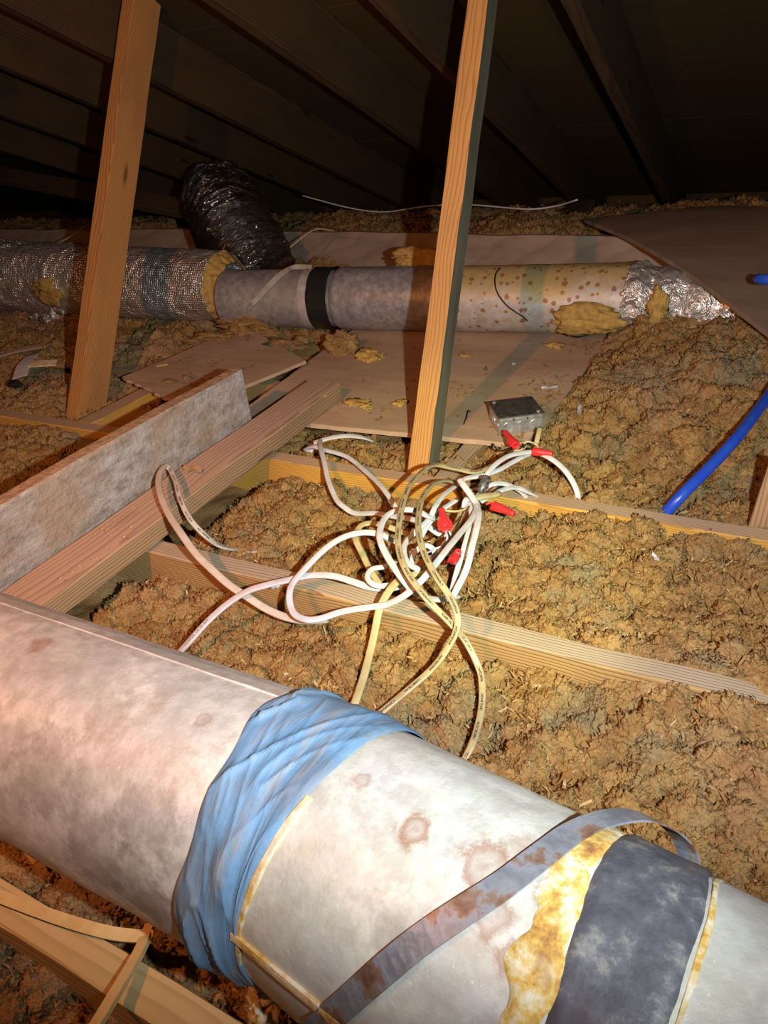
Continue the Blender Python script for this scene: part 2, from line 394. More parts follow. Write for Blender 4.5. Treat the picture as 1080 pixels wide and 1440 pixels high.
def mat_strap():
    s = NT('steel_strap'); p = s.pos(); a = s.noise(p, 22, 5, .65); b = s.noise(p, 90, 4, .6)
    col = s.ramp(a, [(.38, (.17, .085, .055)), (.46, (.26, .18, .14)), (.50, (.27, .29, .34)), (.62, (.17, .18, .215)), (.8, (.34, .36, .40))])
    col = s.mix(s.ramp(b, [(.55, 0.0), (.7, .4)]), col, (.22, .2, .2)); s.bump(b, .0006)
    return s.fin(col, .45, .5)
M_strap = mat_strap()
def mat_blue():
    s = NT('blue_cloth_tape'); uv = s.n('ShaderNodeUVMap').outputs[0]; p = s.pos()
    v = s.mapped(uv, (1, 1, 1)); a = s.noise(s.mapped(v, (60, 9, 1)), 1.0, 5, .6, .6); b = s.noise(p, 14, 5, .65)
    col = s.ramp(b, [(.35, (.095, .155, .235)), (.52, (.11, .225, .385)), (.7, (.145, .28, .47))])
    col = s.mix(s.ramp(a, [(.5, 0.0), (.68, .55)]), col, (.28, .25, .21))
    col = s.mix(s.ramp(s.noise(p, 9, 4, .6), [(.56, 0.0), (.72, .5)]), col, (.17, .22, .26))
    wv = s.noise(s.mapped(uv, (900, 900, 1)), 1, 1, .5)
    s.bump(s.math('ADD', s.math('MULTIPLY', a, 1.0), s.math('MULTIPLY', wv, .12)), .0025)
    return s.fin(col, .55, 0, .35)
M_blue = mat_blue()
def mat_black():
    s = NT('black_foil_tape'); p = s.pos(); a = s.noise(p, 34, 7, .72, .1); b = s.noise(p, 8, 4, .6)
    col = s.ramp(a, [(.40, (.05, .05, .066)), (.54, (.085, .088, .108)), (.63, (.19, .185, .18)), (.76, (.38, .33, .24))])
    col = s.mix(s.ramp(b, [(.5, 0.0), (.7, .35)]), col, (.06, .06, .07)); s.bump(a, .0012)
    return s.fin(col, .48, 0, .45)
M_black = mat_black()
M_black_far = mat_flat('glossy_black_tape', (.02, .018, .016), .22, 0, .6)
def mat_mastic():
    s = NT('yellow_glue'); p = s.pos(); a = s.noise(p, 45, 6, .7); b = s.noise(p, 13, 4, .6)
    col = s.ramp(a, [(.33, (.24, .11, .05)), (.42, (.38, .22, .055)), (.49, (.50, .33, .09)), (.57, (.52, .45, .30)), (.66, (.62, .59, .52))])
    col = s.mix(s.ramp(b, [(.55, 0.0), (.66, .6)]), col, (.70, .66, .55)); s.bump(a, .002)
    return s.fin(col, .8, 0, .2)
M_mastic = mat_mastic()
def mat_foil(name, tint=(.95, .88, .82), rough=.14, scrim=True):
    s = NT(name); uv = s.n('ShaderNodeUVMap').outputs[0]; p = s.pos()
    a = s.noise(p, 22, 5, .6, .8); b = s.noise(p, 7, 4, .6)
    w1 = s.n('ShaderNodeTexWave', wave_type='BANDS', bands_direction='X'); s.l(s.mapped(uv, (1, 1, 1)), w1.inputs[0]); w1.inputs['Scale'].default_value = 34
    w2 = s.n('ShaderNodeTexWave', wave_type='BANDS', bands_direction='Y'); s.l(s.mapped(uv, (1, 1, 1)), w2.inputs[0]); w2.inputs['Scale'].default_value = 30
    col = s.mix(s.ramp(b, [(.45, 0.0), (.7, .65)]), tint, (.40, .30, .22))
    h = s.math('ADD', s.math('MULTIPLY', a, 1.2), s.math('MULTIPLY', s.math('ADD', w1.outputs['Fac'], w2.outputs['Fac']), .10 if scrim else 0))
    s.bump(h, .018, 1.0)
    return s.fin(col, s.math('ADD', rough, s.math('MULTIPLY', b, .26)), .72)
M_foil = mat_foil('aluminium_foil_scrim')
M_foil2 = mat_foil('crumpled_foil', (.80, .76, .72), .16, False)
def mat_plastic():
    s = NT('black_plastic_film'); p = s.obj(); uv = s.n('ShaderNodeUVMap').outputs[0]; a = s.noise(s.mapped(uv, (70, 9, 1)), 1.0, 4, .6, 1.5); b = s.noise(p, 30, 3, .5)
    s.bump(s.math('ADD', a, s.math('MULTIPLY', b, .5)), .022, 1.0); s.p.inputs['IOR'].default_value = 2.2; return s.fin((.022, .014, .011), .09, 0, .9)
M_film = mat_plastic()
def mat_cable(name, c, c2, dashes=False, n=40):
    s = NT(name); a = s.noise(s.pos(), n, 4, .6); col = s.mix(s.ramp(a, [(.42, 0.0), (.68, .8)]), c, c2)
    if dashes:
        uv = s.n('ShaderNodeUVMap').outputs[0]; sp = s.n('ShaderNodeSeparateXYZ'); s.l(uv, sp.inputs[0])
        u, v = sp.outputs[0], sp.outputs[1]
        band = s.math('LESS_THAN', s.math('ABSOLUTE', s.math('SUBTRACT', v, .25)), .030)
        ltr = s.math('GREATER_THAN', s.noise(s.mapped(uv, (420, 26, 1)), 1.0, 1, .5), .46)
        blk = s.math('LESS_THAN', s.math('FRACT', s.math('MULTIPLY', u, 21.0)), .62)
        col = s.mix(s.math('MULTIPLY', s.math('MULTIPLY', band, s.math('MULTIPLY', ltr, blk)), .85), col, (.04, .035, .03))
    return s.fin(col, .42, 0, .4)
M_white = mat_cable('white_cable_jacket', (.60, .61, .67), (.48, .46, .44))
M_lilac = mat_cable('pale_cable_jacket', (.58, .54, .57), (.48, .43, .42))
M_pink = mat_cable('dusty_cable_jacket', (.56, .48, .41), (.44, .34, .25))
M_tan = mat_cable('old_tan_cable_jacket', (.40, .335, .19), (.30, .23, .12), True)
M_tan2 = mat_cable('old_yellowed_cable_jacket', (.50, .44, .23), (.38, .31, .15))
M_greyc = mat_cable('grey_printed_cable_jacket', (.55, .52, .45), (.40, .36, .3), True)
M_blkc = mat_flat('black_wire', (.02, .018, .015), .5)
M_ink = mat_flat('ink_print', (.05, .05, .10), .6)
M_red = mat_flat('red_connector_plastic', (.72, .035, .04), .35, 0, .5)
M_pex = mat_flat('blue_pipe_plastic', (.018, .075, .58), .3, 0, .5, 40, (.03, .10, .55), .0002)
M_tapeblk = mat_flat('black_friction_tape', (.03, .028, .03), .3, 0, .5, 150, (.20, .19, .19))
M_steel = mat_flat('galvanised_box_steel', (.66, .66, .67), .33, .7, .5, 60, (.36, .36, .37))
M_cover = mat_flat('dark_cover_steel', (.10, .095, .09), .38, .7, .5, 40, (.22, .21, .20))
M_straw = mat_flat('split_pale_wood', (.72, .55, .26), .75, 0, .2, 30, (.60, .42, .18))
M_dark = mat_flat('dark_hole', (.01, .01, .01), .8)
M_brass = mat_flat('copper_wire', (.55, .25, .10), .35, .9)
M_chip = mat_flat('white_paper_scrap', (.66, .66, .72), .8, 0, .2, 80, (.5, .5, .52))
M_cream = mat_flat('cream_scrap', (.70, .58, .34), .7, 0, .2, 60, (.5, .38, .2))
M_paperbrown = mat_flat('brown_paper_scrap', (.40, .24, .12), .8, 0, .2, 60, (.55, .36, .2))

# ------------------------------------------------------------------ SETTING
def slab(name, x0, x1, y0, y1, z0, z1, mat, kind='structure'):
    V = [(x, y, z) for z in (z0, z1) for (x, y) in ((x0, y0), (x1, y0), (x1, y1), (x0, y1))]
    Fc = [(3, 2, 1, 0), (4, 5, 6, 7), (0, 1, 5, 4), (1, 2, 6, 5), (2, 3, 7, 6), (3, 0, 4, 7)]
    return tag(mesh_obj(name, V, Fc, mat), kind=kind)
slab('floor', -7, 3, -1.2, 4.75, -.175, -.155, M_gyp)
SL = .3753; ZR = 1.60                      # rafter undersides: z = ZR - SL*y
RH = .185                                  # rafter depth
def roofz(y, off=0): return ZR - SL * y + off * math.sqrt(1 + SL*SL)
ceil = bpy.data.objects.new('ceiling', None); COL.objects.link(ceil); tag(ceil, kind='structure')
rd = nrm([0, 1, -SL]); rn = nrm([0, SL, 1])
xs = [-7.0, -4.74, -2.30, .14, 2.58]
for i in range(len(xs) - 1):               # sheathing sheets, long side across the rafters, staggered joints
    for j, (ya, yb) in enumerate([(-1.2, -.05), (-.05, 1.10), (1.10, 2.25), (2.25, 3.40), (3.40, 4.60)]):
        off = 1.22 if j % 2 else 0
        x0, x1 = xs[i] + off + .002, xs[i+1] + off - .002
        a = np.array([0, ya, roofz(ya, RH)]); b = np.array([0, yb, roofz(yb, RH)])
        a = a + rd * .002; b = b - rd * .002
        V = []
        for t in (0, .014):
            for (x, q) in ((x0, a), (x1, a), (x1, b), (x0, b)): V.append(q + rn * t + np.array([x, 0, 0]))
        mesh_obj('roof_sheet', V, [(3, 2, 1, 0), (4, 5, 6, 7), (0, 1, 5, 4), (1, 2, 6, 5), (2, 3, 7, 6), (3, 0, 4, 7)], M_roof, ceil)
slab('wall_back', -7, 3, 4.60, 4.66, -.15, .16, M_roof)
slab('wall_left', -7.06, -7, -1.2, 4.66, -.15, 2.25, M_roof)
slab('wall_right', 2.9, 2.96, -1.2, 4.66, -.15, 2.25, M_roof)

RAFT = [(-.50, 'dark roof rafter right of the centre post, ending above the dark plywood sheet'),
        (-.93, 'dark roof rafter that runs down just behind the centre post'),
        (-1.33, 'grainy dark roof rafter midway between the two posts, its side showing wood grain'),
        (-1.905, 'dark roof rafter starting beside the top of the left post'),
        (-2.33, 'dark roof rafter crossing behind the middle of the left post'),
        (-2.85, 'dark roof rafter low behind the left post, faint pale lower edge'),
        (-3.40, 'lowest and farthest left dark roof rafter that shows, left of the left post'),
        ]
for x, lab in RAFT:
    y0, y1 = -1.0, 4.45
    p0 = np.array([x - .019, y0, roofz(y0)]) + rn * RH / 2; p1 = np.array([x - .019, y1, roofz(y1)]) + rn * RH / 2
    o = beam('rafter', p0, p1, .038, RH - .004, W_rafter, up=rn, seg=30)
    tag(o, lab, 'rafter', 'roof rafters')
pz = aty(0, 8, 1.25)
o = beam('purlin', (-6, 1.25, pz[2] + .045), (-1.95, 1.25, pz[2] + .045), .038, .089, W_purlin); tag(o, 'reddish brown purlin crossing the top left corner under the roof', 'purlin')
q0 = aty(-60, 236, 2.75); q1 = aty(262, 294, 2.75); print('brace', q0, q1)
o = beam('brace', q0, q1, .09, .036, W_rafter, up=(0, -.6, 1)); tag(o, 'long dim olive brace board low in the dark behind the left post', 'brace')
q0 = at(735, 335, .12); q1 = at(828, 286, .16)
o = beam('brace', q0, q1, .06, .038, W_rafter, up=(0, -.4, 1)); tag(o, 'short dark board end leaning behind the far upright board', 'brace')

# joists, along x
def joist(y0, y1, x0, x1, mat, lab, name='ceiling_joist', top=0.0, dep=.14, group='ceiling joists running across the attic'):
    o = beam(name, (x0, (y0+y1)/2, top - dep/2), (x1, (y0+y1)/2, top - dep/2), y1 - y0, dep, mat, seg=48, wob=.0018)
    return tag(o, lab, 'joist', group)
joist(1.190, 1.230, -5.0, 2.2, W_joist, 'middle ceiling joist with orange side face, passing in front of both post feet')
joist(.783, .823, -4.0, 2.0, W_low, 'strongly grained joist between the cable tangle and the big pipe, pale worn top')
joist(.160, .198, -2.0, 1.2, W_near, 'nearest joist at the bottom left corner, bright wavy grain, under the big pipe')
joist(1.62, 1.66, -5.0, .2, W_low, 'joist hidden under the plywood platform, behind the middle joist', top=-.004)
joist(2.30, 2.34, -5.0, 2.0, W_far, 'joist carrying the far foil covered pipe', top=-.005)
# blocking along y behind the middle joist
beam_b = beam('blocking', (-.560, 1.232, -.045), (-.560, 1.618, -.045), .045, .09, W_low); tag(beam_b, 'short weathered block running back from the joist beside the centre post foot', 'block')
bb = beam('blocking', (-1.66, 1.232, -.035), (-1.66, 1.50, -.035), .06, .07, W_joist); tag(bb, 'short yellow grained block beside the left post foot', 'block')

# ------------------------------------------------------------------ posts
pd = nrm([-.052, .545, .837])
def post(pf, wx, dy, L, lab, W_post=W_post, lean=-.052):
    pd = nrm([lean, .545, .837])
    up = np.array([0, -.837, .545])        # face towards the viewer
    p0 = np.array(pf) + np.array([wx/2, 0, 0]) - up * dy / 2 - pd * .10
    o = beam('post', p0, p0 + pd * L, wx, dy, W_post, up=up, seg=40, wob=.0015, bev=.0015)
    return tag(o, lab, 'post', 'leaning roof posts')
post((-.664, 1.272, 0), .050, .062, 1.30, 'centre leaning post behind the cable tangle, straight grained orange face and grey green side', W_post2)
post((-1.802, 1.292, 0), .046, .104, 1.37, 'left leaning post of orange brown wood with dark knots', lean=-.040)

# ------------------------------------------------------------------ plank, board, platform
o = beam('loose_plank', (-1.043, .47, .023), (-1.038, 1.535, .040), .104, .045, W_plank, seg=40, bev=.003, wob=.002)
tag(o, 'pinkish brown plank lying flat across the joists right of the grey board', 'plank')
o = beam('upright_board', (-1.127, .40, .091), (-1.127, 1.292, .091), .040, .178, M_grey, seg=60, bev=.004, wob=.003)
tag(o, 'dirty grey board standing on edge across the joists, crusted and cracked', 'board')

def sheet(name, corners, z, t, mat, lab, cat, zf=None, nx=40, ny=30, edge=0.0):
    """plywood sheet: bilinear quad with thickness, gently uneven"""
    c = [np.array(p, float) for p in corners]
    V = []; Fc = []
    for k in (0, 1):
        for i in range(nx + 1):
            for j in range(ny + 1):
                u, v = i / nx, j / ny
                p = c[0]*(1-u)*(1-v) + c[1]*u*(1-v) + c[2]*u*v + c[3]*(1-u)*v
                e = edge * float(vnoise(p[0]*40, p[1]*40, 0, 3)) if (i in (0, nx) or j in (0, ny)) else 0
                zz = (p[2] if len(p) > 2 else z) + (zf(u, v) if zf else 0) + .0015 * float(vnoise(p[0]*6, p[1]*6, 0, 9))
                V.append((p[0] + e, p[1] + e, zz - k * t))
    n = (nx + 1) * (ny + 1); I = lambda i, j, k: k * n + i * (ny + 1) + j
    for i in range(nx):
        for j in range(ny):
            Fc.append((I(i,j,0), I(i+1,j,0), I(i+1,j+1,0), I(i,j+1,0))); Fc.append((I(i,j,1), I(i,j+1,1), I(i+1,j+1,1), I(i+1,j,1)))
    for i in range(nx):
        Fc.append((I(i,0,0), I(i,0,1), I(i+1,0,1), I(i+1,0,0))); Fc.append((I(i,ny,0), I(i+1,ny,0), I(i+1,ny,1), I(i,ny,1)))
    for j in range(ny):
        Fc.append((I(0,j,0), I(0,j+1,0), I(0,j+1,1), I(0,j,1))); Fc.append((I(nx,j,0), I(nx,j,1), I(nx,j+1,1), I(nx,j+1,0)))
    return tag(mesh_obj(name, V, Fc, mat), lab, cat)
ZP = .014
sheet('plywood_platform', [at(330, 585, ZP), at(738, 626, ZP), at(866, 468, ZP), (-1.30, 2.26, ZP)], ZP, .012, M_ply,
      'wide tan plywood sheet laid on the joists under the metal electrical box', 'plywood', edge=.002)
sheet('plywood_offcut', [at(172, 530, .03), at(268, 574, .03), at(430, 507, .034), at(345, 458, .03)], .03, .010, M_ply,
      'smaller plywood sheet overlapping the platform on the left, in front of the foil covered pipe', 'plywood', edge=.004)
# big dark sheet at the right
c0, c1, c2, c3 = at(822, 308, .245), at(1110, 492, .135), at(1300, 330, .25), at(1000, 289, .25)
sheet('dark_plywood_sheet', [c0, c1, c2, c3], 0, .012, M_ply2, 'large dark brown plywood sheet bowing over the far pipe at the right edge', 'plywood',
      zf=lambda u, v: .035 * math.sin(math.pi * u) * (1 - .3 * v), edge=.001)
# upright boards behind the far duct
def upboard(x0, x1, Y, z0, z1, lab, skew=0, cut=0):
    V = []; Fc = []; n = 40
    for k, yy in enumerate((Y, Y + .02)):
        for i in range(n + 1):
            u = i / n; x = x0 + (x1 - x0) * u
            V.append((x, yy + skew * u, z0)); V.append((x - (cut if i == n else 0), yy + skew * u + .03, z1 + .004 * float(vnoise(x * 6, 1, 0, 2))))
    m = 2 * (n + 1)
    for i in range(n):
        a = 2 * i; Fc.append((a, a+2, a+3, a+1)); Fc.append((m+a, m+a+1, m+a+3, m+a+2)); Fc.append((a+1, a+3, m+a+3, m+a+1)); Fc.append((a, m+a, m+a+2, a+2))
    Fc.append((0, 1, m+1, m)); a = 2*n; Fc.append((a, a+m, a+m+1, a+1))
    return tag(mesh_obj('far_board', V, Fc, W_far), lab, 'board')
upboard(-2.12, -.30, 2.88, -.02, .198, 'long brown board on edge behind the far metal pipe, right of the black flexible hose', skew=-.17, cut=.17)
upboard(-4.4, -2.16, 3.00, -.02, .198, 'dim brown board on edge behind the foil covered pipe, left of the black flexible hose', skew=-.08)
# upright wood at right edge
zt = float(aty(1060, 645, 1.262)[2]); xl = float(aty(1047, 735, 1.262)[0])
o = beam('board_end', (xl + .075, 1.262, -.09), (xl + .095, 1.262, zt), .15, .028, W_plank, up=(0, -1, 0), seg=10)
tag(o, 'brown board end standing at the right edge beyond the middle joist', 'board')

# ------------------------------------------------------------------ NEAR DUCT
duct = empty('metal_duct', (-.285, .321, 0), 'big pale zinc round pipe in the foreground, patched with tape, resting over the joists', 'duct')
V, Fc, UV = tube_surface(D1, AX1, lambda s, t: RD + .0012 * fbm(s*9, np.sin(t)*3, np.cos(t)*3, 4) - .0014*np.exp(-((s+.72)/.004)**2), -1.7, -.285, 150, 128)
part('pipe_section', V, Fc, M_g1, duct, True, UV)
V, Fc, UV = tube_surface(HG, AX2, lambda s, t: RD - .0006 + .0012 * fbm(s*9+4, np.sin(t)*3, np.cos(t)*3, 6) + .002*np.clip((.02-s)/.02, 0, 1), -.0, .455, 80, 128)
part('pipe_section', V, Fc, M_g2, duct, True, UV)
V, Fc, UV = tube_surface(HG, AX2, lambda s, t: RD - .004 + .0012 * fbm(s*9+8, np.sin(t)*3, np.cos(t)*3, 8), .44, 1.3, 90, 128)
part('pipe_section', V, Fc, M_g3, duct, True, UV)
# lap seam on the top of the left section: raised flat strip
def theta_of(p, P, a, ref=(0, 0, 1)):
    u = nrm(np.array(ref) - a * np.dot(ref, a)); v = np.cross(a, u); d = p - P; return math.atan2(d @ v, d @ u)
def seam(name, P, a, pxa, pxb, s0, s1, dth, lift, mat, label=None, r0=RD, tm=None):
    if tm is None: tm = (theta_of(hit(pxa, P, a, r0), P, a) + theta_of(hit(pxb, P, a, r0), P, a)) / 2
    prof = [(tm - dth, r0 - .001), (tm - dth*.96, r0 + lift), (tm, r0 + lift*1.05), (tm + dth*.96, r0 + lift), (tm + dth, r0 - .001)]
    u = nrm(np.array((0, 0, 1)) - a * a[2]); v = np.cross(a, u); V = []; Fc = []; n = 60
    for i in range(n + 1):
        s = s0 + (s1 - s0) * i / n
        for (t, r) in prof:
            r += .0008 * float(vnoise(s * 30, t * 3, 0, 5)); V.append(P + a * s + r * (math.cos(t) * u + math.sin(t) * v))
    for i in range(n):
        for k in range(4):
            q = i * 5 + k; Fc.append((q, q+1, q+6, q+5))
    o = part(name, V, Fc, mat, duct, False)
    if label: o['label'] = label
    return o
M_seam = mat_galv('seam_zinc', (.58, .55, .53), (.44, .42, .42), (.36, .32, .28), [], [], seed=9.0)
tF = (theta_of(h1(120, 884), D1, AX1) + theta_of(h1(300, 957), D1, AX1)) / 2
seam('lap_seam', D1, AX1, None, None, -1.7, -.35, .16, .0016, M_seam, tm=tF - .16)
seam('lower_seam', HG, AX2, (372, 1352), (450, 1415), .012, .455, .03, .003, M_mastic, 'yellowed glue line along the seam')
# blue tape patch, wrinkled, following the elbow
def tape_pts():
    L = [(392, 975), (330, 1050), (275, 1150), (250, 1240), (257, 1290), (290, 1350), (362, 1397)]
    Rr = [(560, 1020), (545, 1040), (480, 1090), (420, 1180), (380, 1260), (362, 1340), (366, 1392)]
    return L, Rr
nt, nsq = 260, 70
tts = np.linspace(-math.pi*.62, math.pi*1.15, nt)      # theta measured from up, towards the viewer is positive side
u1 = np.array([0, 0, 1.0]); v1 = np.cross(AX1, u1)     # v1 = -Y
V = np.zeros((nsq, nt, 3)); UVt = np.zeros((nsq, nt, 2))
def left_edge(t): return -.356 + .004*np.sin(t*3.1) + .0025*np.sin(t*9.0) + .012*np.clip(t-1.3, 0, 1)
def right_edge(t): return -.246 - .030*np.clip(t/1.7, 0, 1)
for i in range(nsq):
    f = i / (nsq - 1)
    s = left_edge(tts) * (1 - f) + right_edge(tts) * f
    sl = s - (-.285)
    fold = np.abs(vnoise(s*46 + 1.2*np.sin(tts*2.1) + tts*1.3, tts*1.3, 0, 21)) ** .6
    fold2 = np.abs(vnoise(s*95 - tts*2.4, tts*2.2, 4.0, 22)) ** .7
    amt = .25 + .9*np.clip(1.15 - f*1.25, 0, 1) + .5*np.clip(tts - 1.2, 0, 1)
    lift = .0026 + amt * (.0058 * (1 - fold) ** 2.2 + .0020 * (1 - fold2) ** 2)
    if i in (0, nsq - 1): lift = lift * 0 + .0006
    lift = .0006 + lift * min(1, f / .10, (1 - f) / .06) ** .7
    r = RD + lift
    pA = D1 + AX1 * s[:, None] + r[:, None] * (np.cos(tts)[:, None] * u1 + np.sin(tts)[:, None] * v1)
    u2 = nrm(u1 - AX2 * AX2[2]); v2 = np.cross(AX2, u2)
    pB = HG + AX2 * (sl * 1.0)[:, None] + r[:, None] * (np.cos(tts)[:, None] * u2 + np.sin(tts)[:, None] * v2)
    k = np.clip(sl / .02 * .5 + .5, 0, 1)[:, None]
    V[i] = pA * (1 - k) + pB * k
    UVt[i, :, 0] = s; UVt[i, :, 1] = tts / 6.28
Fc = [(i*nt+k, i*nt+k+1, (i+1)*nt+k+1, (i+1)*nt+k) for i in range(nsq-1) for k in range(nt-1)]
part('blue_tape', V.reshape(-1, 3), Fc, M_blue, duct, True, UVt.reshape(-1, 2))['label'] = 'wrinkled blue tape wrap'
# yellow glue line along the blue tape's right edge
def ring2(name, s_fun, w_fun, lift, mat, t0=-1.9, t1=3.4, nt=160, nw=8, label=None, wr=0.0):
    u2 = nrm(u1 - AX2 * AX2[2]); v2 = np.cross(AX2, u2); tt = np.linspace(t0, t1, nt); V = np.zeros((nw, nt, 3)); UVv = np.zeros((nw, nt, 2))
    for i in range(nw):
        f = i / (nw - 1); s = s_fun(tt) + (f - .5) * w_fun(tt); r = RD + lift * (0 if i in (0, nw-1) else 1) + wr * np.abs(fbm(s*60, tt*5, 0, 31, 3))
        r = np.where((i == 0) | (i == nw-1), RD - .0005, r)
        V[i] = HG + AX2 * s[:, None] + r[:, None] * (np.cos(tt)[:, None] * u2 + np.sin(tt)[:, None] * v2); UVv[i, :, 0] = s; UVv[i, :, 1] = tt/6.28
    Fc = [(i*nt+k, i*nt+k+1, (i+1)*nt+k+1, (i+1)*nt+k) for i in range(nw-1) for k in range(nt-1)]
    o = part(name, V.reshape(-1, 3), Fc, mat, duct, True, UVv.reshape(-1, 2))
    if label: o['label'] = label
    return o
ring2('glue_line', lambda t: right_edge(t) + .285 + .002, lambda t: .008 + .003*vnoise(t*6, 0, 0, 3), .0014, M_mastic, t0=.25, t1=2.3, label='yellow glue line beside the blue tape', wr=.0006)
def s2(px): return (h2(*px) - HG) @ AX2
# black tape band: left edge (850,1178)->(765,1440), right edge (1000,1225)->(940,1440)
eL = [(theta_of(h2(*p), HG, AX2), s2(p)) for p in [(858, 1185), (835, 1225), (800, 1330), (770, 1430)]]
eR = [(theta_of(h2(*p), HG, AX2), s2(p)) for p in [(998, 1236), (990, 1290), (965, 1370), (942, 1438)]]
tl, sl_ = zip(*sorted(eL)); tr, sr_ = zip(*sorted(eR))
fl = lambda t: np.interp(t, tl, sl_); frr = lambda t: np.interp(t, tr, sr_)
ring2('black_tape', lambda t: (fl(t) + frr(t)) / 2, lambda t: frr(t) - fl(t), .0030, M_black, t0=-2.4, t1=3.2, nw=14, label='wide black tape band', wr=.0010)
ring2('glue_band', lambda t: fl(t) - .0135, lambda t: .033 + .010*vnoise(t*5, 1, 0, 9) + .006*vnoise(t*17, 1, 0, 8), .0012, M_mastic, t0=-1.2, t1=2.6, label='cracked yellow glue band left of the black tape', wr=.0012)
ring2('glue_band', lambda t: frr(t) + .004, lambda t: .004 + .002*vnoise(t*5, 1, 0, 11), .0008, M_mastic, t0=-1.2, t1=2.6, label='thin glue edge right of the black tape', wr=.0006)

# metal hanger strap over the right section
sp_px = [(415, 1470, .002), (462, 1432, .002), (530, 1374, .0025), (590, 1325, .0025), (650, 1285, .003), (705, 1250, .003), (760, 1210, .004), (805, 1180, .006)]
pts = []
for x, y, l in sp_px:
    p = h2(x, y); ax = HG + AX2 * ((p - HG) @ AX2); pts.append(p + nrm(p - ax) * l)
pp = pts[-1]
for (x, y, d) in [(845, 1153, .030), (890, 1146, .062), (925, 1155, .098), (950, 1172, .125), (966, 1196, .15), (972, 1235, .165)]:
    r = nrm(ray(x, y)); dist = np.linalg.norm(h2(805, 1180) - CAM); pts.append(CAM + r * (dist - .012 + d * .55))
Cc = catmull(pts, .008)
T = np.gradient(Cc, axis=0); T /= np.linalg.norm(T, axis=1)[:, None]
Np = []
for i, c in enumerate(Cc):
    a = HG + AX2 * ((c - HG) @ AX2); n_ = nrm(c - a); Np.append(n_)
Np = np.array(Np)
for _ in range(80): Np[1:-1] = Np[:-2] + Np[1:-1] + Np[2:]; Np /= np.linalg.norm(Np, axis=1)[:, None]
S = np.cross(T, Np); S /= np.linalg.norm(S, axis=1)[:, None]; Np = np.cross(S, T)
V = []; Fc = []
for i in range(len(Cc)):
    for (a, b) in ((-.5, -.5), (.5, -.5), (.5, .5), (-.5, .5)): V.append(Cc[i] + S[i] * a * .0195 + Np[i] * b * .0016)
for i in range(len(Cc) - 1):
    for k in range(4): q = 4*i+k; r_ = 4*i+(k+1) % 4; Fc.append((q, r_, r_+4, q+4))
Fc += [(0, 1, 2, 3), (len(V)-1, len(V)-2, len(V)-3, len(V)-4)]
tag(mesh_obj('hanger_strap', V, Fc, M_strap), 'rust stained metal strap looping over the foreground pipe beside the black tape', 'strap')

# ------------------------------------------------------------------ FAR DUCT
fa, fb = at(330, 420, .119), at(905, 420, .119)
FAX = nrm(fb - fa); FL = np.linalg.norm(fb - fa)
fd = empty('far_duct', (fa[0], fa[1], 0), 'long far pipe beyond the platform, foil covered at left and rusty zinc at right', 'duct')
def ringr(base, wr=.0012): return lambda s, t: base + wr * fbm(s*12, np.sin(t)*3, np.cos(t)*3, 4)
s_at = lambda px: (hit((px, 410), fa, FAX, .1) - fa) @ FAX
V, Fc, UV = tube_surface(fa, FAX, ringr(.100), -.02, s_at(437), 40, 64); part('zinc_section', V, Fc, M_far1, fd, True, UV)
V, Fc, UV = tube_surface(fa, FAX, lambda s, t: .104 + .0012*fbm(s*12, np.sin(t)*3, np.cos(t)*3, 5) - .014*np.exp(-((s - s_at(458))/.012)**2)*(s < s_at(458)+.02), s_at(455), s_at(640), 50, 64); part('zinc_section', V, Fc, M_far1, fd, True, UV)
V, Fc, UV = tube_surface(fa, FAX, ringr(.103), s_at(575), s_at(905), 70, 64); part('rusty_section', V, Fc, M_far2, fd, True, UV)
V, Fc, UV = tube_surface(fa, FAX, lambda s, t: .1055 + .0015*fbm(s*60, t*3, 0, 5), s_at(430), s_at(459), 8, 64); part('black_tape', V, Fc, M_black_far, fd, True, UV)['label'] = 'glossy black tape band'
V, Fc, UV = tube_surface(fa, FAX, lambda s, t: .1035 + .001*fbm(s*60, t*3, 0, 7), s_at(418), s_at(431), 6, 64); part('grey_tape', V, Fc, M_seam, fd, True, UV)
# foil jacket, thicker, left of the zinc
ga, gb = at(-60, 386, .155), at(318, 404, .142); GAX = nrm(gb - ga); GL = np.linalg.norm(gb - ga)
def foilr(s, t):
    k = np.clip((GL - s) / 1.1, 0, 1.4)
    rr = .130 + .022 * k
    rr = rr + .012 * np.clip(k-.45, 0, 1) * fbm(s*11, np.sin(t)*2.2, np.cos(t)*2.2, 12, 5) * 1.5
    rr = rr + .003 * fbm(s*24, np.sin(t)*5, np.cos(t)*5, 13, 4)
    return rr
V, Fc, UV = tube_surface(ga, GAX, foilr, -1.2, GL, 380, 150); part('foil_jacket', V, Fc, M_foil, fd, True, UV)
V, Fc, UV = tube_surface(ga, GAX, lambda s, t: .130 - .042*np.clip((s-GL+.01)/.05, 0, 1) + .008*fbm(s*40, np.sin(t)*6, np.cos(t)*6, 14, 3), GL - .008, GL + .045, 14, 120)
part('fibreglass_collar', V, Fc, M_fiber, fd, True, UV)
# foil sleeve at the right end running under the dark sheet
ra, rb = at(893, 421, .119), at(1035, 436, .095); RAX = nrm(rb - ra)
V, Fc, UV = tube_surface(ra, RAX, lambda s, t: .103 + .010*np.exp(-(s/.05)**2)*fbm(s*26, np.sin(t)*4, np.cos(t)*4, 15, 4) + .0035*fbm(s*34, np.sin(t)*3, np.cos(t)*3, 16, 4) - .008*np.abs(np.sin(s*34))**6, -.03, .55, 130, 100)
part('foil_sleeve', V, Fc, M_foil2, fd, True, UV)
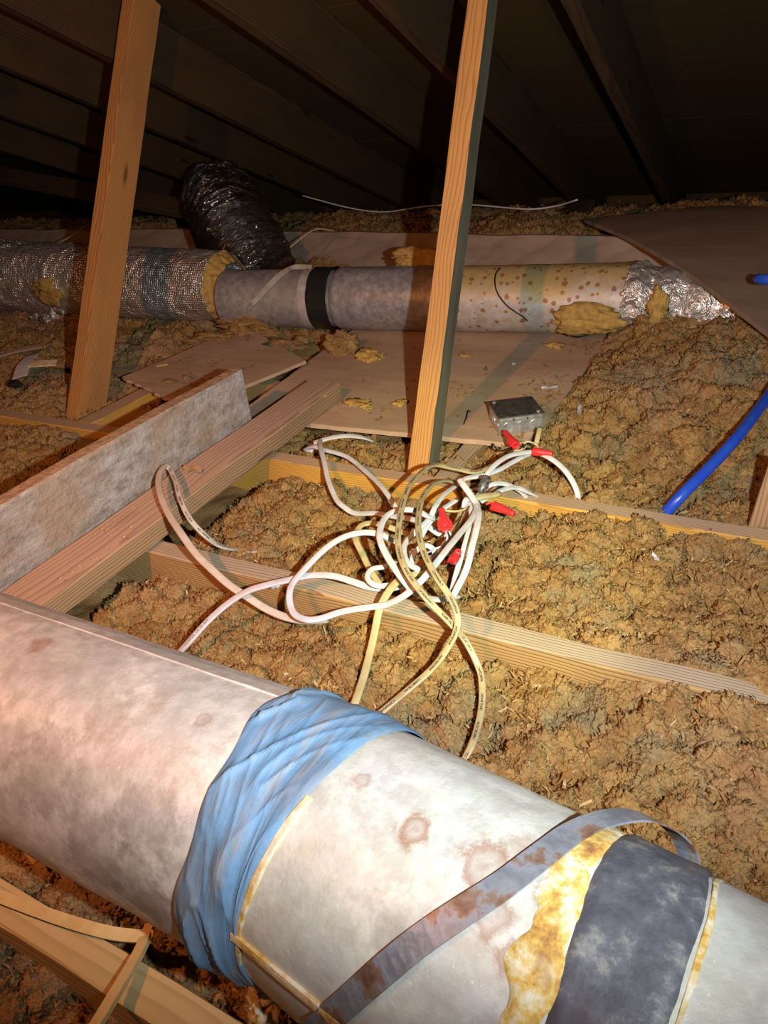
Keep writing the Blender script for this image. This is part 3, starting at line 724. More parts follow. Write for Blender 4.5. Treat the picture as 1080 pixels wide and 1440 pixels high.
# cloth strap hanging over the grey section
pl_ = [hit((x, y), fa, FAX, .105) for x, y in [(437, 377), (415, 376), (398, 383), (380, 400), (362, 420), (348, 434)]] + [at(340, 449, .02)]
Cc = catmull(pl_, .02); V, Fc, UV = sweep(Cc, [(-.011, -.001), (.011, -.001), (.011, .0015), (-.011, .0015)], up=(0, -.7, .7))
tag(mesh_obj('cloth_strap', V, Fc, M_greyc), 'grey twisted strap hanging over the far pipe below the black hose', 'strap')

# torn foil and fibreglass tuft on the left jacket (lumpy blobs)
def blob(name, c, r, mat, lab=None, cat=None, seed=0, sc=(1, 1, 1), rough=.45, parent=None, sub=4, group=None, freq=1.0):
    import bmesh
    bm = bmesh.new(); bmesh.ops.create_icosphere(bm, subdivisions=sub, radius=1.0)
    P = np.array([v.co[:] for v in bm.verts])
    wx = fbm(P[:, 0]*1.1*freq + seed, P[:, 1]*1.1*freq, P[:, 2]*1.1*freq, seed, 3)
    rg = np.abs(fbm(P[:, 0]*2.6*freq + wx + seed*3.1, P[:, 1]*2.6*freq + wx, P[:, 2]*2.6*freq, seed + 9, 3))
    fct = 1 + rough * wx - rough * .9 * (rg - .3)
    P = P * fct[:, None] * np.array(sc) * r
    for v, p in zip(bm.verts, P): v.co = p
    me = bpy.data.meshes.new(name); bm.to_mesh(me); bm.free()
    me.polygons.foreach_set('use_smooth', [True]*len(me.polygons)); me.materials.append(mat)
    o = bpy.data.objects.new(name, me); COL.objects.link(o); o.location = tuple(map(float, c))
    if parent: o.parent = parent; o.location = tuple(map(float, np.array(c) - np.array(parent.location)))
    else: tag(o, lab, cat, group)
    return o
p = hit((68, 412), ga, GAX, .148); blob('fibreglass_tuft', p, .062, M_fiber, seed=3, sc=(1.45, .35, .75), parent=fd)['label'] = 'orange fibreglass tuft poking out of the torn foil'
for k, (x, y) in enumerate([(28, 442), (45, 447), (75, 446), (88, 440), (64, 450)]):
    p = hit((x, y), ga, GAX, .150) if y < 445 else at(x, y, .02); blob('foil_shred', p, .022, M_foil2, seed=20+k, sc=(1.2, .4, .9), rough=.8, parent=fd, sub=3)
p = hit((830, 449), fa, FAX, .112); blob('yellow_fibreglass', p + np.array([0, -.01, 0]), .075, M_fiber, 'yellow fibreglass wad stuck to the front of the far rusty pipe', 'insulation', seed=5, sc=(1.35, .42, .50))
p = hit((925, 432), fa, FAX, .112); blob('fibreglass_tuft', p + np.array([.0, -.02, 0]), .035, M_fiber, seed=8, sc=(.7, .6, 1.3), parent=fd)
p = hit((560, 380), fa, FAX, .10) + np.array([0, .14, .0]); blob('yellow_fibreglass', p, .075, M_fiber, 'dim yellow wad behind the far pipe, against the upright board', 'insulation', seed=15, sc=(1.6, .5, .5))

# black flexible hose
hp = [at(352, 372, .23) + np.array([0, .14, 0])]
hb = np.array(aty(372, 392, 2.47))
path = [hb, aty(343, 345, hb[1] + .02), aty(322, 308, hb[1] + .07), aty(312, 288, hb[1] + .18), aty(312, 284, hb[1] + .34)]
Cc = catmull(path, .003); nC = len(Cc)
T = np.gradient(Cc, axis=0); T /= np.linalg.norm(T, axis=1)[:, None]
Tt, S, N = frames(Cc, (1, 0, 0)); V = []; Fc = []; nt = 160; UVv = []
dl = np.concatenate([[0], np.cumsum(np.linalg.norm(np.diff(Cc, axis=0), axis=1))])
for i in range(nC):
    th = np.linspace(0, 2*math.pi, nt, endpoint=False)
    rr = .165 + .0015*np.sin(dl[i]*2*math.pi/.034 + 1.5*np.sin(th) + np.sin(2*th)) + .008*fbm(dl[i]*30 + 1.2*np.sin(th), np.sin(th)*2.2, np.cos(th)*2.2, 33, 4) + .006*(1 - np.abs(fbm(dl[i]*42 + 1.5*np.sin(th + .6) + .8*np.sin(2*th), np.sin(th)*2, np.cos(th)*2, 35, 3)))**4 - .02*math.exp(-(dl[i]/.05)**2)
    V.append(Cc[i] + rr[:, None] * (np.cos(th)[:, None] * S[i] + np.sin(th)[:, None] * N[i])); UVv += [(dl[i], t/6.28) for t in th]
V = np.concatenate(V)
Fc = [(i*nt+k, i*nt+(k+1) % nt, (i+1)*nt+(k+1) % nt, (i+1)*nt+k) for i in range(nC-1) for k in range(nt)]
Fc.append(tuple(range(nt-1, -1, -1))); Fc.append(tuple(range((nC-1)*nt, nC*nt)))
tag(mesh_obj('flexible_hose', V, Fc, M_film, smooth=True, uv=UVv), 'shiny black plastic wrapped flexible hose rising behind the far pipe', 'hose')

# ------------------------------------------------------------------ INSULATION
ctrl = []
def cp(x, y, z): p = at(x, y, z); ctrl.append((p[0], p[1], z))
for c in [(420, 712, -.035), (330, 700, -.085), (470, 745, -.05), (540, 735, -.05), (600, 800, -.06), (680, 780, -.05), (750, 790, -.035), (850, 745, -.028), (960, 800, -.03), (1070, 860, -.028), (700, 735, -.035), (250, 735, -.09), (850, 850, -.035), (950, 880, -.035),
          (250, 850, -.075), (130, 830, -.09), (200, 860, -.06), (400, 880, -.07), (600, 950, -.055), (450, 920, -.05), (800, 1020, -.045), (950, 1010, -.03), (1070, 985, -.0), (1000, 1150, -.03), (850, 1110, -.05), (700, 1040, -.06),
          (900, 560, .03), (860, 500, .0), (830, 620, -.02), (1000, 500, .09), (1050, 470, .10), (1060, 560, .06), (960, 600, .03), (980, 680, -.02), (900, 690, -.035), (780, 690, -.045), (1060, 730, -.035), (930, 470, .06),
          (520, 635, -.06), (440, 620, -.07), (700, 650, -.055), (560, 620, -.06), (780, 640, -.04),
          (60, 560, -.03), (50, 500, .0), (170, 500, -.01), (30, 460, .0), (230, 470, .02), (150, 540, -.03), (200, 575, -.06), (330, 470, .0), (250, 590, -.06),
          (60, 640, -.045), (20, 620, -.04), (120, 630, -.05), (20, 690, -.06),
          (60, 1225, -.05), (150, 1290, -.055), (300, 1350, -.09), (30, 1400, -.05), (100, 1420, -.07), (-100, 1300, -.05)]: cp(*c)
for (x, y, z) in [(-.8, 1.8, -.06), (-.8, 2.15, -.06), (-1.3, 1.8, -.06), (-3, 1.6, .0), (-4, 1.4, 0), (-2, 2.2, -.01), (-3, 2.3, -.03), (-1, 2.3, -.05), (-.3, 2.4, .0), (.5, 2.4, .06), (1.5, 2.2, .05), (1, 1.5, -.02),
                  (-3, 2.7, .05), (-1, 2.7, .02), (0, 2.9, .1), (-2, 3.3, .12), (-1, 3.3, .14), (-3.5, 3.4, .12), (0, 3.4, .16), (-1.5, 4.1, .06), (0, 4.1, .08), (-3.5, 4.2, .04), (-5.5, 2, 0), (-5.5, 3.5, .05), (1.5, 3.6, .1),
                  (-1.5, .6, -.06), (-2.5, .9, -.04), (-1.3, .3, -.06), (0, .2, -.06), (.6, .5, -.04), (1.5, .6, -.03), (1.2, 1, -.035), (-.5, .35, -.07), (-1.6, 1, -.05), (0, .0, -.07), (-1, 0, -.06)]: ctrl.append((x, y, z))
ctrl = np.array(ctrl)
def height(X, Y):
    num = np.zeros_like(X); den = np.zeros_like(X)
    for cx, cy, cz in ctrl:
        wt = 1.0 / (((X - cx)**2 + (Y - cy)**2) + .0016) ** 1.7; num += wt * cz; den += wt
    z = num / den
    lump = 1 - np.abs(vnoise(X*11 + .6*vnoise(X*7, Y*7, 0, 41), Y*11, 0, 40)) * 1.6
    z = z + .018 * fbm(X*4.5, Y*4.5, 0, 42, 3) + .012 * lump + .004 * vnoise(X*34, Y*34, 0, 44)
    z = np.minimum(z, ZR - SL * Y - .02)
    z = np.where((Y > 1.37) & (Y < 2.28) & (X > -1.45) & (X < -.40 - (Y < 1.5)*0), np.minimum(z, -.02), z)
    z = np.where((Y > 1.48) & (Y < 2.16) & (X > -1.86) & (X < -1.42), np.minimum(z, -.012), z)
    return z

def geo_group(name, density, rmin, rmax, flake_density, seed):
    g = bpy.data.node_groups.new(name, 'GeometryNodeTree')
    g.interface.new_socket('Geometry', in_out='INPUT', socket_type='NodeSocketGeometry'); g.interface.new_socket('Geometry', in_out='OUTPUT', socket_type='NodeSocketGeometry')
    N = g.nodes; L = g.links
    gi = N.new('NodeGroupInput'); go = N.new('NodeGroupOutput')
    def nd(t, **k):
        q = N.new(t)
        for a, b in k.items(): setattr(q, a, b)
        return q
    # nodule variants
    gti = nd('GeometryNodeGeometryToInstance')
    for v in range(6):
        ico = nd('GeometryNodeMeshIcoSphere'); ico.inputs['Radius'].default_value = 1.0; ico.inputs['Subdivisions'].default_value = 5 if v < 6 else 4
        pos = nd('GeometryNodeInputPosition'); off = nd('ShaderNodeVectorMath', operation='ADD'); L.new(pos.outputs[0], off.inputs[0]); off.inputs[1].default_value = (v*7.3 + seed, v*3.1, v*5.7)
        n1 = nd('ShaderNodeTexNoise'); L.new(off.outputs[0], n1.inputs['Vector']); n1.inputs['Scale'].default_value = 1.15; n1.inputs['Detail'].default_value = 2
        n2 = nd('ShaderNodeTexNoise'); L.new(off.outputs[0], n2.inputs['Vector']); n2.inputs['Scale'].default_value = 2.1; n2.inputs['Detail'].default_value = 4; n2.inputs['Distortion'].default_value = 1.6; n2.inputs['Roughness'].default_value = .55
        ab = nd('ShaderNodeMath', operation='SUBTRACT'); L.new(n2.outputs[0], ab.inputs[0]); ab.inputs[1].default_value = .5
        aa = nd('ShaderNodeMath', operation='ABSOLUTE'); L.new(ab.outputs[0], aa.inputs[0])
        m1 = nd('ShaderNodeMath', operation='MULTIPLY_ADD'); L.new(aa.outputs[0], m1.inputs[0]); m1.inputs[1].default_value = 2.1; m1.inputs[2].default_value = -.58
        m2 = nd('ShaderNodeMath', operation='MULTIPLY_ADD'); L.new(n1.outputs[0], m2.inputs[0]); m2.inputs[1].default_value = 1.1; L.new(m1.outputs[0], m2.inputs[2])
        sc = nd('ShaderNodeVectorMath', operation='SCALE'); L.new(pos.outputs[0], sc.inputs[0]); L.new(m2.outputs[0], sc.inputs['Scale'])
        sp = nd('GeometryNodeSetPosition'); L.new(ico.outputs[0], sp.inputs[0]); L.new(sc.outputs[0], sp.inputs['Offset'])
        ss = nd('GeometryNodeSetShadeSmooth'); L.new(sp.outputs[0], ss.inputs[0])
        tr = nd('GeometryNodeTransform'); L.new(ss.outputs[0], tr.inputs[0]); tr.inputs['Scale'].default_value = (1.0, .85 + .05*v, .62 + .04*v)
        sm = nd('GeometryNodeSetMaterial'); L.new(tr.outputs[0], sm.inputs[0]); sm.inputs['Material'].default_value = M_ins
        L.new(sm.outputs[0], gti.inputs[0])
    join = nd('GeometryNodeJoinGeometry'); L.new(gi.outputs[0], join.inputs[0])
    def scatter(dens, inst, lo, hi, sd, push):
        dp = nd('GeometryNodeDistributePointsOnFaces'); L.new(gi.outputs[0], dp.inputs['Mesh']); dp.inputs['Density'].default_value = dens; dp.inputs['Seed'].default_value = sd
        na = nd('GeometryNodeInputNamedAttribute', data_type='FLOAT'); na.inputs[0].default_value = 'dens'
        mm = nd('ShaderNodeMath', operation='MULTIPLY'); L.new(na.outputs[0], mm.inputs[0]); mm.inputs[1].default_value = dens; L.new(mm.outputs[0], dp.inputs['Density'])
        io = nd('GeometryNodeInstanceOnPoints'); L.new(dp.outputs['Points'], io.inputs['Points']); L.new(inst, io.inputs['Instance'])
        rr = nd('FunctionNodeRandomValue', data_type='FLOAT_VECTOR'); rr.inputs[1].default_value = (6.28, 6.28, 6.28); rr.inputs['Seed'].default_value = sd + 3; L.new(rr.outputs[0], io.inputs['Rotation'])
        rs = nd('FunctionNodeRandomValue', data_type='FLOAT'); rs.inputs[2].default_value = lo; rs.inputs[3].default_value = hi; rs.inputs['Seed'].default_value = sd + 9; L.new(rs.outputs[1], io.inputs['Scale'])
        return io
    a = scatter(density, gti.outputs[0], rmin, rmax, seed, 0); a.inputs['Pick Instance'].default_value = True
    L.new(a.outputs[0], join.inputs[0])
    # curled flakes
    gf = nd('GeometryNodeGeometryToInstance')
    for v in range(3):
        gr = nd('GeometryNodeMeshGrid'); gr.inputs['Size X'].default_value = 2.0; gr.inputs['Size Y'].default_value = .7; gr.inputs['Vertices X'].default_value = 6; gr.inputs['Vertices Y'].default_value = 3
        pos = nd('GeometryNodeInputPosition'); sx = nd('ShaderNodeSeparateXYZ'); L.new(pos.outputs[0], sx.inputs[0])
        cx = nd('ShaderNodeMath', operation='SINE'); mx = nd('ShaderNodeMath', operation='MULTIPLY'); L.new(sx.outputs[0], mx.inputs[0]); mx.inputs[1].default_value = 1.4 + v*.5; L.new(mx.outputs[0], cx.inputs[0])
        xx = nd('ShaderNodeMath', operation='MULTIPLY'); L.new(sx.outputs[0], xx.inputs[0]); L.new(sx.outputs[0], xx.inputs[1])
        yy = nd('ShaderNodeMath', operation='MULTIPLY_ADD'); L.new(sx.outputs[1], yy.inputs[0]); L.new(cx.outputs[0], yy.inputs[1]); L.new(xx.outputs[0], yy.inputs[2])
        cb = nd('ShaderNodeCombineXYZ'); L.new(yy.outputs[0], cb.inputs[2]); L.new(mx.outputs[0], cb.inputs[1]); 
        s2_ = nd('ShaderNodeVectorMath', operation='SCALE'); L.new(cb.outputs[0], s2_.inputs[0]); s2_.inputs['Scale'].default_value = .45
        sp = nd('GeometryNodeSetPosition'); L.new(gr.outputs[0], sp.inputs[0]); L.new(s2_.outputs[0], sp.inputs['Offset'])
        ss = nd('GeometryNodeSetShadeSmooth'); L.new(sp.outputs[0], ss.inputs[0])
        sm = nd('GeometryNodeSetMaterial'); L.new(ss.outputs[0], sm.inputs[0]); sm.inputs['Material'].default_value = M_flake; L.new(sm.outputs[0], gf.inputs[0])
    # flakes sit on the nodule layer, lifted a little along the surface normal
    b = scatter(flake_density, gf.outputs[0], 0.0028, 0.0068, seed + 50, .0); b.inputs['Pick Instance'].default_value = True
    dp = b.inputs['Points'].links[0].from_node
    sp = nd('GeometryNodeSetPosition'); L.new(dp.outputs['Points'], sp.inputs[0])
    rv = nd('FunctionNodeRandomValue', data_type='FLOAT'); rv.inputs[2].default_value = .004; rv.inputs[3].default_value = rmax * .72
    vs = nd('ShaderNodeVectorMath', operation='SCALE'); L.new(dp.outputs['Normal'], vs.inputs[0]); L.new(rv.outputs[1], vs.inputs['Scale']); L.new(vs.outputs[0], sp.inputs['Offset'])
    L.new(sp.outputs[0], b.inputs['Points']); L.new(b.outputs[0], join.inputs[0])
    L.new(join.outputs[0], go.inputs[0])
    return g
def mat_flake():
    s = NT('wool_flake'); r = s.n('ShaderNodeObjectInfo').outputs['Random']; p = s.pos(); a = s.noise(p, 5.5, 4, .6)
    col = s.ramp(r, [(0, (.20, .095, .032)), (.4, (.31, .17, .058)), (.8, (.42, .26, .10)), (1, (.58, .41, .21))])
    col = s.mix(s.ramp(a, [(.50, 0.0), (.60, .7)]), col, (.24, .21, .14)); return s.fin(col, .9, 0, .15)
M_flake = mat_flake()
GG = {'near': geo_group('near_wool', 2300, .011, .028, 20000, 1), 'mid': geo_group('mid_wool', 1700, .014, .034, 11000, 2), 'far': geo_group('far_wool', 700, .022, .05, 300, 3)}

def bed(name, x0, x1, y0, y1, step, grade, lab, zoff=0.0):
    xs_ = np.arange(x0, x1 + step*.5, step); ys_ = np.arange(y0, y1 + step*.5, step); ys_ = ys_ * 1.0
    if len(ys_) < 2: ys_ = np.array([y0, y1])
    ys_[-1] = y1; xs_[-1] = x1
    X, Y = np.meshgrid(xs_, ys_, indexing='ij'); Z = np.clip(height(X, Y) - .010 + zoff, -.15, None)
    n1, n2 = X.shape; V = np.stack([X.ravel(), Y.ravel(), Z.ravel()], 1)
    i, j = np.meshgrid(np.arange(n1-1), np.arange(n2-1), indexing='ij'); a = (i*n2 + j).ravel()
    Fq = np.stack([a, a + n2, a + n2 + 1, a + 1], 1)
    me = bpy.data.meshes.new(name); me.vertices.add(len(V)); me.vertices.foreach_set('co', V.ravel()); me.loops.add(len(Fq)*4); me.loops.foreach_set('vertex_index', Fq.ravel())
    me.polygons.add(len(Fq)); me.polygons.foreach_set('loop_start', np.arange(len(Fq))*4); me.polygons.foreach_set('loop_total', np.full(len(Fq), 4)); me.update(calc_edges=True)
    me.polygons.foreach_set('use_smooth', [True]*len(Fq)); me.materials.append(M_ins)
    # where is it seen: only put loose wool where the camera's side of the attic could see it
    d = np.ones(len(V)); C3 = (V - CAM) @ R
    px = 540 + F*C3[:, 0]/np.maximum(-C3[:, 2], .01); py = 720 - F*C3[:, 1]/np.maximum(-C3[:, 2], .01)
    d[(px < -420) | (px > 1700) | (py > 1600) | (-C3[:, 2] < .05)] = 0
    under = (V[:, 1] > 1.43) & (V[:, 1] < 2.22) & (V[:, 0] > -1.35) & (V[:, 0] < -.47); d[under] = 0
    und = (V[:, 1] > 1.5) & (V[:, 1] < 2.1) & (V[:, 0] > -1.75) & (V[:, 0] < -1.3); d[und] = 0
    und = (V[:, 0] > -1.2) & (V[:, 0] < -1.0) & (V[:, 1] > .4) & (V[:, 1] < 1.3); d[und] = 0
    at_ = me.attributes.new('dens', 'FLOAT', 'POINT'); at_.data.foreach_set('value', d)
    o = bpy.data.objects.new(name, me); COL.objects.link(o)
    md = o.modifiers.new('wool', 'NODES'); md.node_group = GG[grade]
    return tag(o, lab, 'insulation', kind='stuff')
bed('loose_insulation', -2.2, 1.6, -.30, .158, .012, 'near', 'clumpy orange brown loose insulation at the bottom left corner, in front of the nearest joist')
bed('loose_insulation', -2.2, 1.6, .200, .781, .012, 'near', 'brown loose insulation between the big foreground pipe and the strongly grained joist')
bed('loose_insulation', -3.2, 1.6, .825, 1.188, .011, 'near', 'yellowish loose insulation under the cable tangle, between the two long joists')
bed('loose_insulation', -4.6, 1.8, 1.232, 2.28, .014, 'mid', 'high rough bed of brown loose insulation around the plywood platform, beyond the middle joist')
bed('loose_insulation', -6.0, 2.4, 2.28, 2.86, .025, 'mid', 'loose insulation lying under and just behind the far pipe')
bed('loose_insulation', -6.8, 2.6, 2.86, 4.20, .04, 'far', 'dim loose insulation beyond the upright boards, under the low eaves')

# clumps resting on the platform
for k, (x, y, r, sc, m, lab) in enumerate([
    (483, 494, .040, (1, .8, .85), M_ins, 'single round brown clump of insulation standing on the middle of the platform'),
    (524, 503, .034, (1.1, .9, .45), M_fiber, 'yellowish tuft of insulation just right of the round brown clump'),
    (350, 468, .085, (1.5, .8, .42), M_ins, 'large crumbled heap of insulation below the grey strap'),
    (300, 480, .065, (1.4, .9, .32), M_ins, 'flattened heap of insulation at the left end of the platform, before the foil pipe'),
    (398, 488, .050, (1.3, .8, .28), M_ins, 'low heap of insulation on the platform right of the large crumbled heap'),
    (425, 480, .020, (1.3, .8, .5), M_ins, 'small insulation lump beneath the grey taped joint of the far pipe'),
    (560, 463, .022, (2.2, .7, .4), M_ins, 'thin ridge of insulation against the far pipe, left of the centre post'),
    (500, 567, .022, (1.6, .9, .25), M_fiber, 'flat crumbs of insulation near the far end of the flat plank'),
    (516, 574, .013, (1.3, .9, .4), M_fiber, 'pale crumb of insulation at the platform front edge'),
    (562, 568, .015, (1.0, 1.2, .4), M_fiber, 'pale crumb of insulation left of the centre post, on the platform'),
    (778, 487, .020, (1.3, .9, .4), M_fiber, 'small tan tuft on the platform right of the centre post'),
    (330, 540, .014, (1.6, .9, .35), M_ins, 'small crumb behind the top end of the grey board'),
    (240, 537, .016, (1.5, .9, .35), M_ins, 'small brown crumb on the smaller plywood sheet'),
    (262, 532, .010, (1.5, .9, .5), M_ins, 'tiny brown crumb on the smaller plywood sheet, right of the other'),
    (655, 500, .010, (2, .9, .3), M_fiber, 'tiny tan crumb right behind the centre post'),
    ]):
    zb = .030 if x < 300 else .015
    c = at(x, y, zb); blob('insulation_clump', c + np.array([0, 0, r*sc[2]*.55]), r, m, lab, 'insulation', seed=50 + k, sc=sc, rough=.6, sub=5 if r > .025 else 4, group='insulation clumps on the plywood', freq=1.4)

def crumbs(name, quad, n, mat, lab, z, rmin=.0025, rmax=.007, seed=0):
    r = np.random.default_rng(seed); V = []; Fc = []
    base = np.array([(1,0,0),(-1,0,0),(0,1,0),(0,-1,0),(0,0,1),(0,0,-.2),(.6,.6,.5),(-.6,.6,.4),(-.6,-.6,.5),(.6,-.6,.4)], float)
    Fb = [(0,6,4),(6,2,4),(2,7,4),(7,1,4),(1,8,4),(8,3,4),(3,9,4),(9,0,4),(6,0,5),(2,6,5),(7,2,5),(1,7,5),(8,1,5),(3,8,5),(9,3,5),(0,9,5)]
    q = [np.array(p) for p in quad]
    cl = r.random((9, 2))
    for k in range(n):
        if k % 3: c = cl[k % 9] + r.normal(0, .045, 2)
        else: c = r.random(2)
        u, v = np.clip(c, .02, .98); p = q[0]*(1-u)*(1-v) + q[1]*u*(1-v) + q[2]*u*v + q[3]*(1-u)*v
        sc = rmin + (rmax - rmin) * r.random()**2.5; a = r.random()*6.28; st = 1 + 2.2*r.random()**3
        B = base * (1 + r.normal(0, .22, base.shape)) * np.array([st, 1, .55]) * sc
        B = np.stack([B[:,0]*math.cos(a) - B[:,1]*math.sin(a), B[:,0]*math.sin(a) + B[:,1]*math.cos(a), B[:,2]], 1) + np.array([p[0], p[1], z + sc*.1])
        o_ = len(V); V += list(B); Fc += [tuple(i + o_ for i in f) for f in Fb]
    return tag(mesh_obj(name, V, Fc, mat), lab, 'insulation', kind='stuff')
crumbs('insulation_crumbs', [at(470, 590, ZP), at(735, 620, ZP), at(850, 480, ZP), at(450, 470, ZP)], 420, M_ins, 'tiny brown crumbs of insulation scattered over the wide platform', ZP, seed=4)
crumbs('insulation_crumbs', [at(185, 530, .031), at(268, 568, .031), at(415, 508, .034), at(350, 470, .031)], 150, M_ins, 'tiny crumbs of insulation scattered over the smaller plywood sheet', .031, seed=5)
crumbs('insulation_crumbs', [at(30, 825, .046), at(90, 842, .048), at(470, 552, .062), at(432, 550, .062)], 60, M_straw, 'specks of dust and wood lying on the flat plank', .058, rmin=.0012, rmax=.003, seed=6)

# ------------------------------------------------------------------ JUNCTION BOX
ZB = .062
tc = [at(682, 564, ZB), at(751, 556, ZB), at(766, 580, ZB), at(703, 589, ZB)]      # backleft, backright, frontright, frontleft
cen = sum(tc) / 4; ux = nrm((tc[1] - tc[0]) + (tc[2] - tc[3])); uy = np.cross((0, 0, 1), ux)
wX, wY = .104, .100
jb = empty('junction_box', (cen[0], cen[1], ZP), 'square grey steel electrical box with dark cover and round knockouts on the platform', 'electrical box')
jb.rotation_euler = (0, 0, math.atan2(ux[1], ux[0]))
def lbox(name, x0, x1, y0, y1, z0, z1, mat, par, bev=.002):
    import bmesh
    bm = bmesh.new(); bmesh.ops.create_cube(bm, size=1.0)
    for v in bm.verts: v.co = Vector(((x0+x1)/2 + v.co.x*(x1-x0), (y0+y1)/2 + v.co.y*(y1-y0), (z0+z1)/2 + v.co.z*(z1-z0)))
    bmesh.ops.bevel(bm, geom=bm.edges[:], offset=bev, segments=3, affect='EDGES', profile=.6)
    me = bpy.data.meshes.new(name); bm.to_mesh(me); bm.free(); me.materials.append(mat)
    o = bpy.data.objects.new(name, me); COL.objects.link(o); o.parent = par; return o
def ldisc(name, c, nrmv, r, t, mat, par, ring=False):
    n = 24; nv = nrm(nrmv); a = nrm(np.cross(nv, (.3, .2, .9))); b = np.cross(nv, a); V = []; Fc = []
    prof = [(r, 0), (r, t), (r*.8, t), (r*.74, t*.3), (.0001, t*.3)] if ring else [(r, 0), (r*.95, t), (.0001, t)]
    for (rr, h) in prof:
        for k in range(n): V.append(np.array(c) + a*rr*math.cos(2*math.pi*k/n) + b*rr*math.sin(2*math.pi*k/n) + nv*h)
    for i in range(len(prof)-1):
        for k in range(n): Fc.append((i*n+k, i*n+(k+1) % n, (i+1)*n+(k+1) % n, (i+1)*n+k))
    return mesh_obj(name, V, Fc, mat, par)
hz = ZB - ZP
lbox('box_body', -wX/2, wX/2, -wY/2, wY/2, 0.001, hz - .003, M_steel, jb, .006)
lbox('cover', -wX/2 - .002, wX/2 + .002, -wY/2 - .002, wY/2 + .002, hz - .003, hz, M_cover, jb, .001)
for xx in (-.032, 0, .032): ldisc('knockout', (xx, -wY/2, hz*.42), (0, -1, 0), .0125, .0014, M_steel, jb, True)
for yy in (-.028, .006): ldisc('knockout', (-wX/2, yy, hz*.42), (-1, 0, 0), .0125, .0014, M_steel, jb, True)
for xx in (-.018, .014): ldisc('screw_hole', (xx, -wY/2, hz*.80), (0, -1, 0), .0022, .0008, M_dark, jb)
for (xx, yy) in ((wX/2 - .010, -wY/2 + .010), (-wX/2 + .010, wY/2 - .010)): ldisc('screw', (xx, yy, hz), (0, 0, 1), .0050, .0022, M_steel, jb)

# ------------------------------------------------------------------ CABLES
def cable(name, pts, mat, lab, wd=.0115, th=.0058, cat='cable', up=(0, -.35, .9), grp='cables of the tangle', step=.005, prof=None):
    P = [at(x, y, z) for (x, y, z) in pts]; C = catmull(P, step)
    V, Fc, UV = sweep(C, prof or flat_prof(wd, th), up)
    o = empty(name, P[0], lab, cat, grp) if False else None
    me = mesh_obj(name, V, Fc, mat, smooth=True, uv=UV); tag(me, lab, cat, grp); me['_'] = 0; del me['_']
    return me, C
cable('tan_cable', [(740, 622, .02), (715, 640, .045), (690, 656, .06), (668, 664, .065), (640, 659, .075), (607, 655, .095), (580, 678, .11), (567, 707, .115), (560, 747, .115), (562, 778, .11), (575, 809, .10), (602, 844, .085), (633, 876, .05), (655, 902, .02), (673, 938, -.01), (678, 962, -.02), (677, 998, -.03), (667, 1039, -.035), (652, 1072, -.05)],
      M_tan, 'dash printed tan cable making the tall outer loop, its lower end furthest right', wd=.0105)
cable('tan_cable', [(668, 700, .03), (650, 683, .05), (630, 676, .07), (611, 680, .09), (595, 698, .105), (589, 724, .11), (589, 751, .11), (598, 782, .105), (615, 813, .095), (633, 840, .08), (643, 864, .065), (641, 889, .045), (624, 920, .02), (604, 944, .0), (566, 977, -.02), (533, 1005, -.035), (515, 1025, -.05)],
      M_tan, 'tan cable making the inner loop, middle one of three reaching the big pipe', wd=.0105)
cable('tan_cable', [(660, 688, .03), (648, 724, .03), (632, 758, .035), (612, 790, .04), (589, 806, .045), (566, 812, .05), (548, 830, .045), (534, 856, .03), (527, 889, .0), (521, 915, -.02), (512, 950, -.03), (498, 992, -.04), (488, 1015, -.06)],
      M_tan2, 'yellowed flat cable coming down left of the two tan loops to the blue tape', wd=.013)
_, LC = cable('white_cable', [(235, 935, -.06), (263, 906, -.02), (291, 875, .0), (319, 850, .015), (347, 832, .03), (374, 823, .035), (413, 814, .035), (438, 809, .035), (469, 810, .03), (496, 818, .02), (518, 825, .012), (545, 828, .01), (570, 822, .02)],
      M_lilac, 'pale cable with a printed date running from the big pipe to the tangle', wd=.0125)
cable('white_cable', [(560, 765, .05), (547, 757, .07), (533, 751, .08), (509, 749, .085), (482, 756, .08), (456, 773, .07), (429, 800, .05), (411, 822, .04), (407, 842, .03), (413, 862, .02), (429, 871, .02), (450, 870, .02), (482, 860, .025), (518, 854, .03), (544, 850, .04), (571, 836, .06), (593, 816, .075), (611, 795, .08), (629, 772, .08), (647, 750, .075), (664, 729, .07), (671, 712, .065), (664, 702, .065), (655, 703, .06), (653, 714, .05)],
      M_white, 'clean white cable making the big wide loop over the grained joist, left of the tangle')
cable('white_cable', [(612, 732, .05), (602, 726, .07), (584, 718, .085), (564, 717, .09), (547, 723, .09), (537, 737, .09), (534, 756, .09), (542, 778, .085), (556, 800, .08), (571, 820, .07), (584, 833, .055), (600, 841, .04), (625, 843, .02), (645, 838, .0)],
      M_white, 'white cable forming the left arc of the oval loop in the tangle')
cable('white_cable', [(640, 684, .06), (624, 696, .07), (613, 711, .07), (604, 729, .06), (589, 744, .055), (573, 760, .05), (568, 773, .05), (573, 791, .05), (590, 802, .05)],
      M_white, 'short white cable curving down behind the tan loops', wd=.0105)
cable('white_cable', [(667, 704, .06), (673, 720, .07), (671, 740, .07), (664, 768, .06), (656, 800, .045), (642, 829, .02), (632, 846, .0)],
      M_white, 'white cable hanging straight down at the right side of the tangle')
cable('white_cable', [(659, 706, .055), (663, 728, .055), (655, 762, .045), (645, 795, .03), (638, 822, .01), (634, 840, -.005)],
      M_white, 'second white cable hanging just left of the rightmost one', wd=.010)
cable('white_cable', [(524, 620, -.01), (508, 615, .01), (487, 613, .02), (464, 616, .02), (441, 623, .015)],
      M_white, 'flat white cable end lying over the insulation left of the centre post', wd=.013)
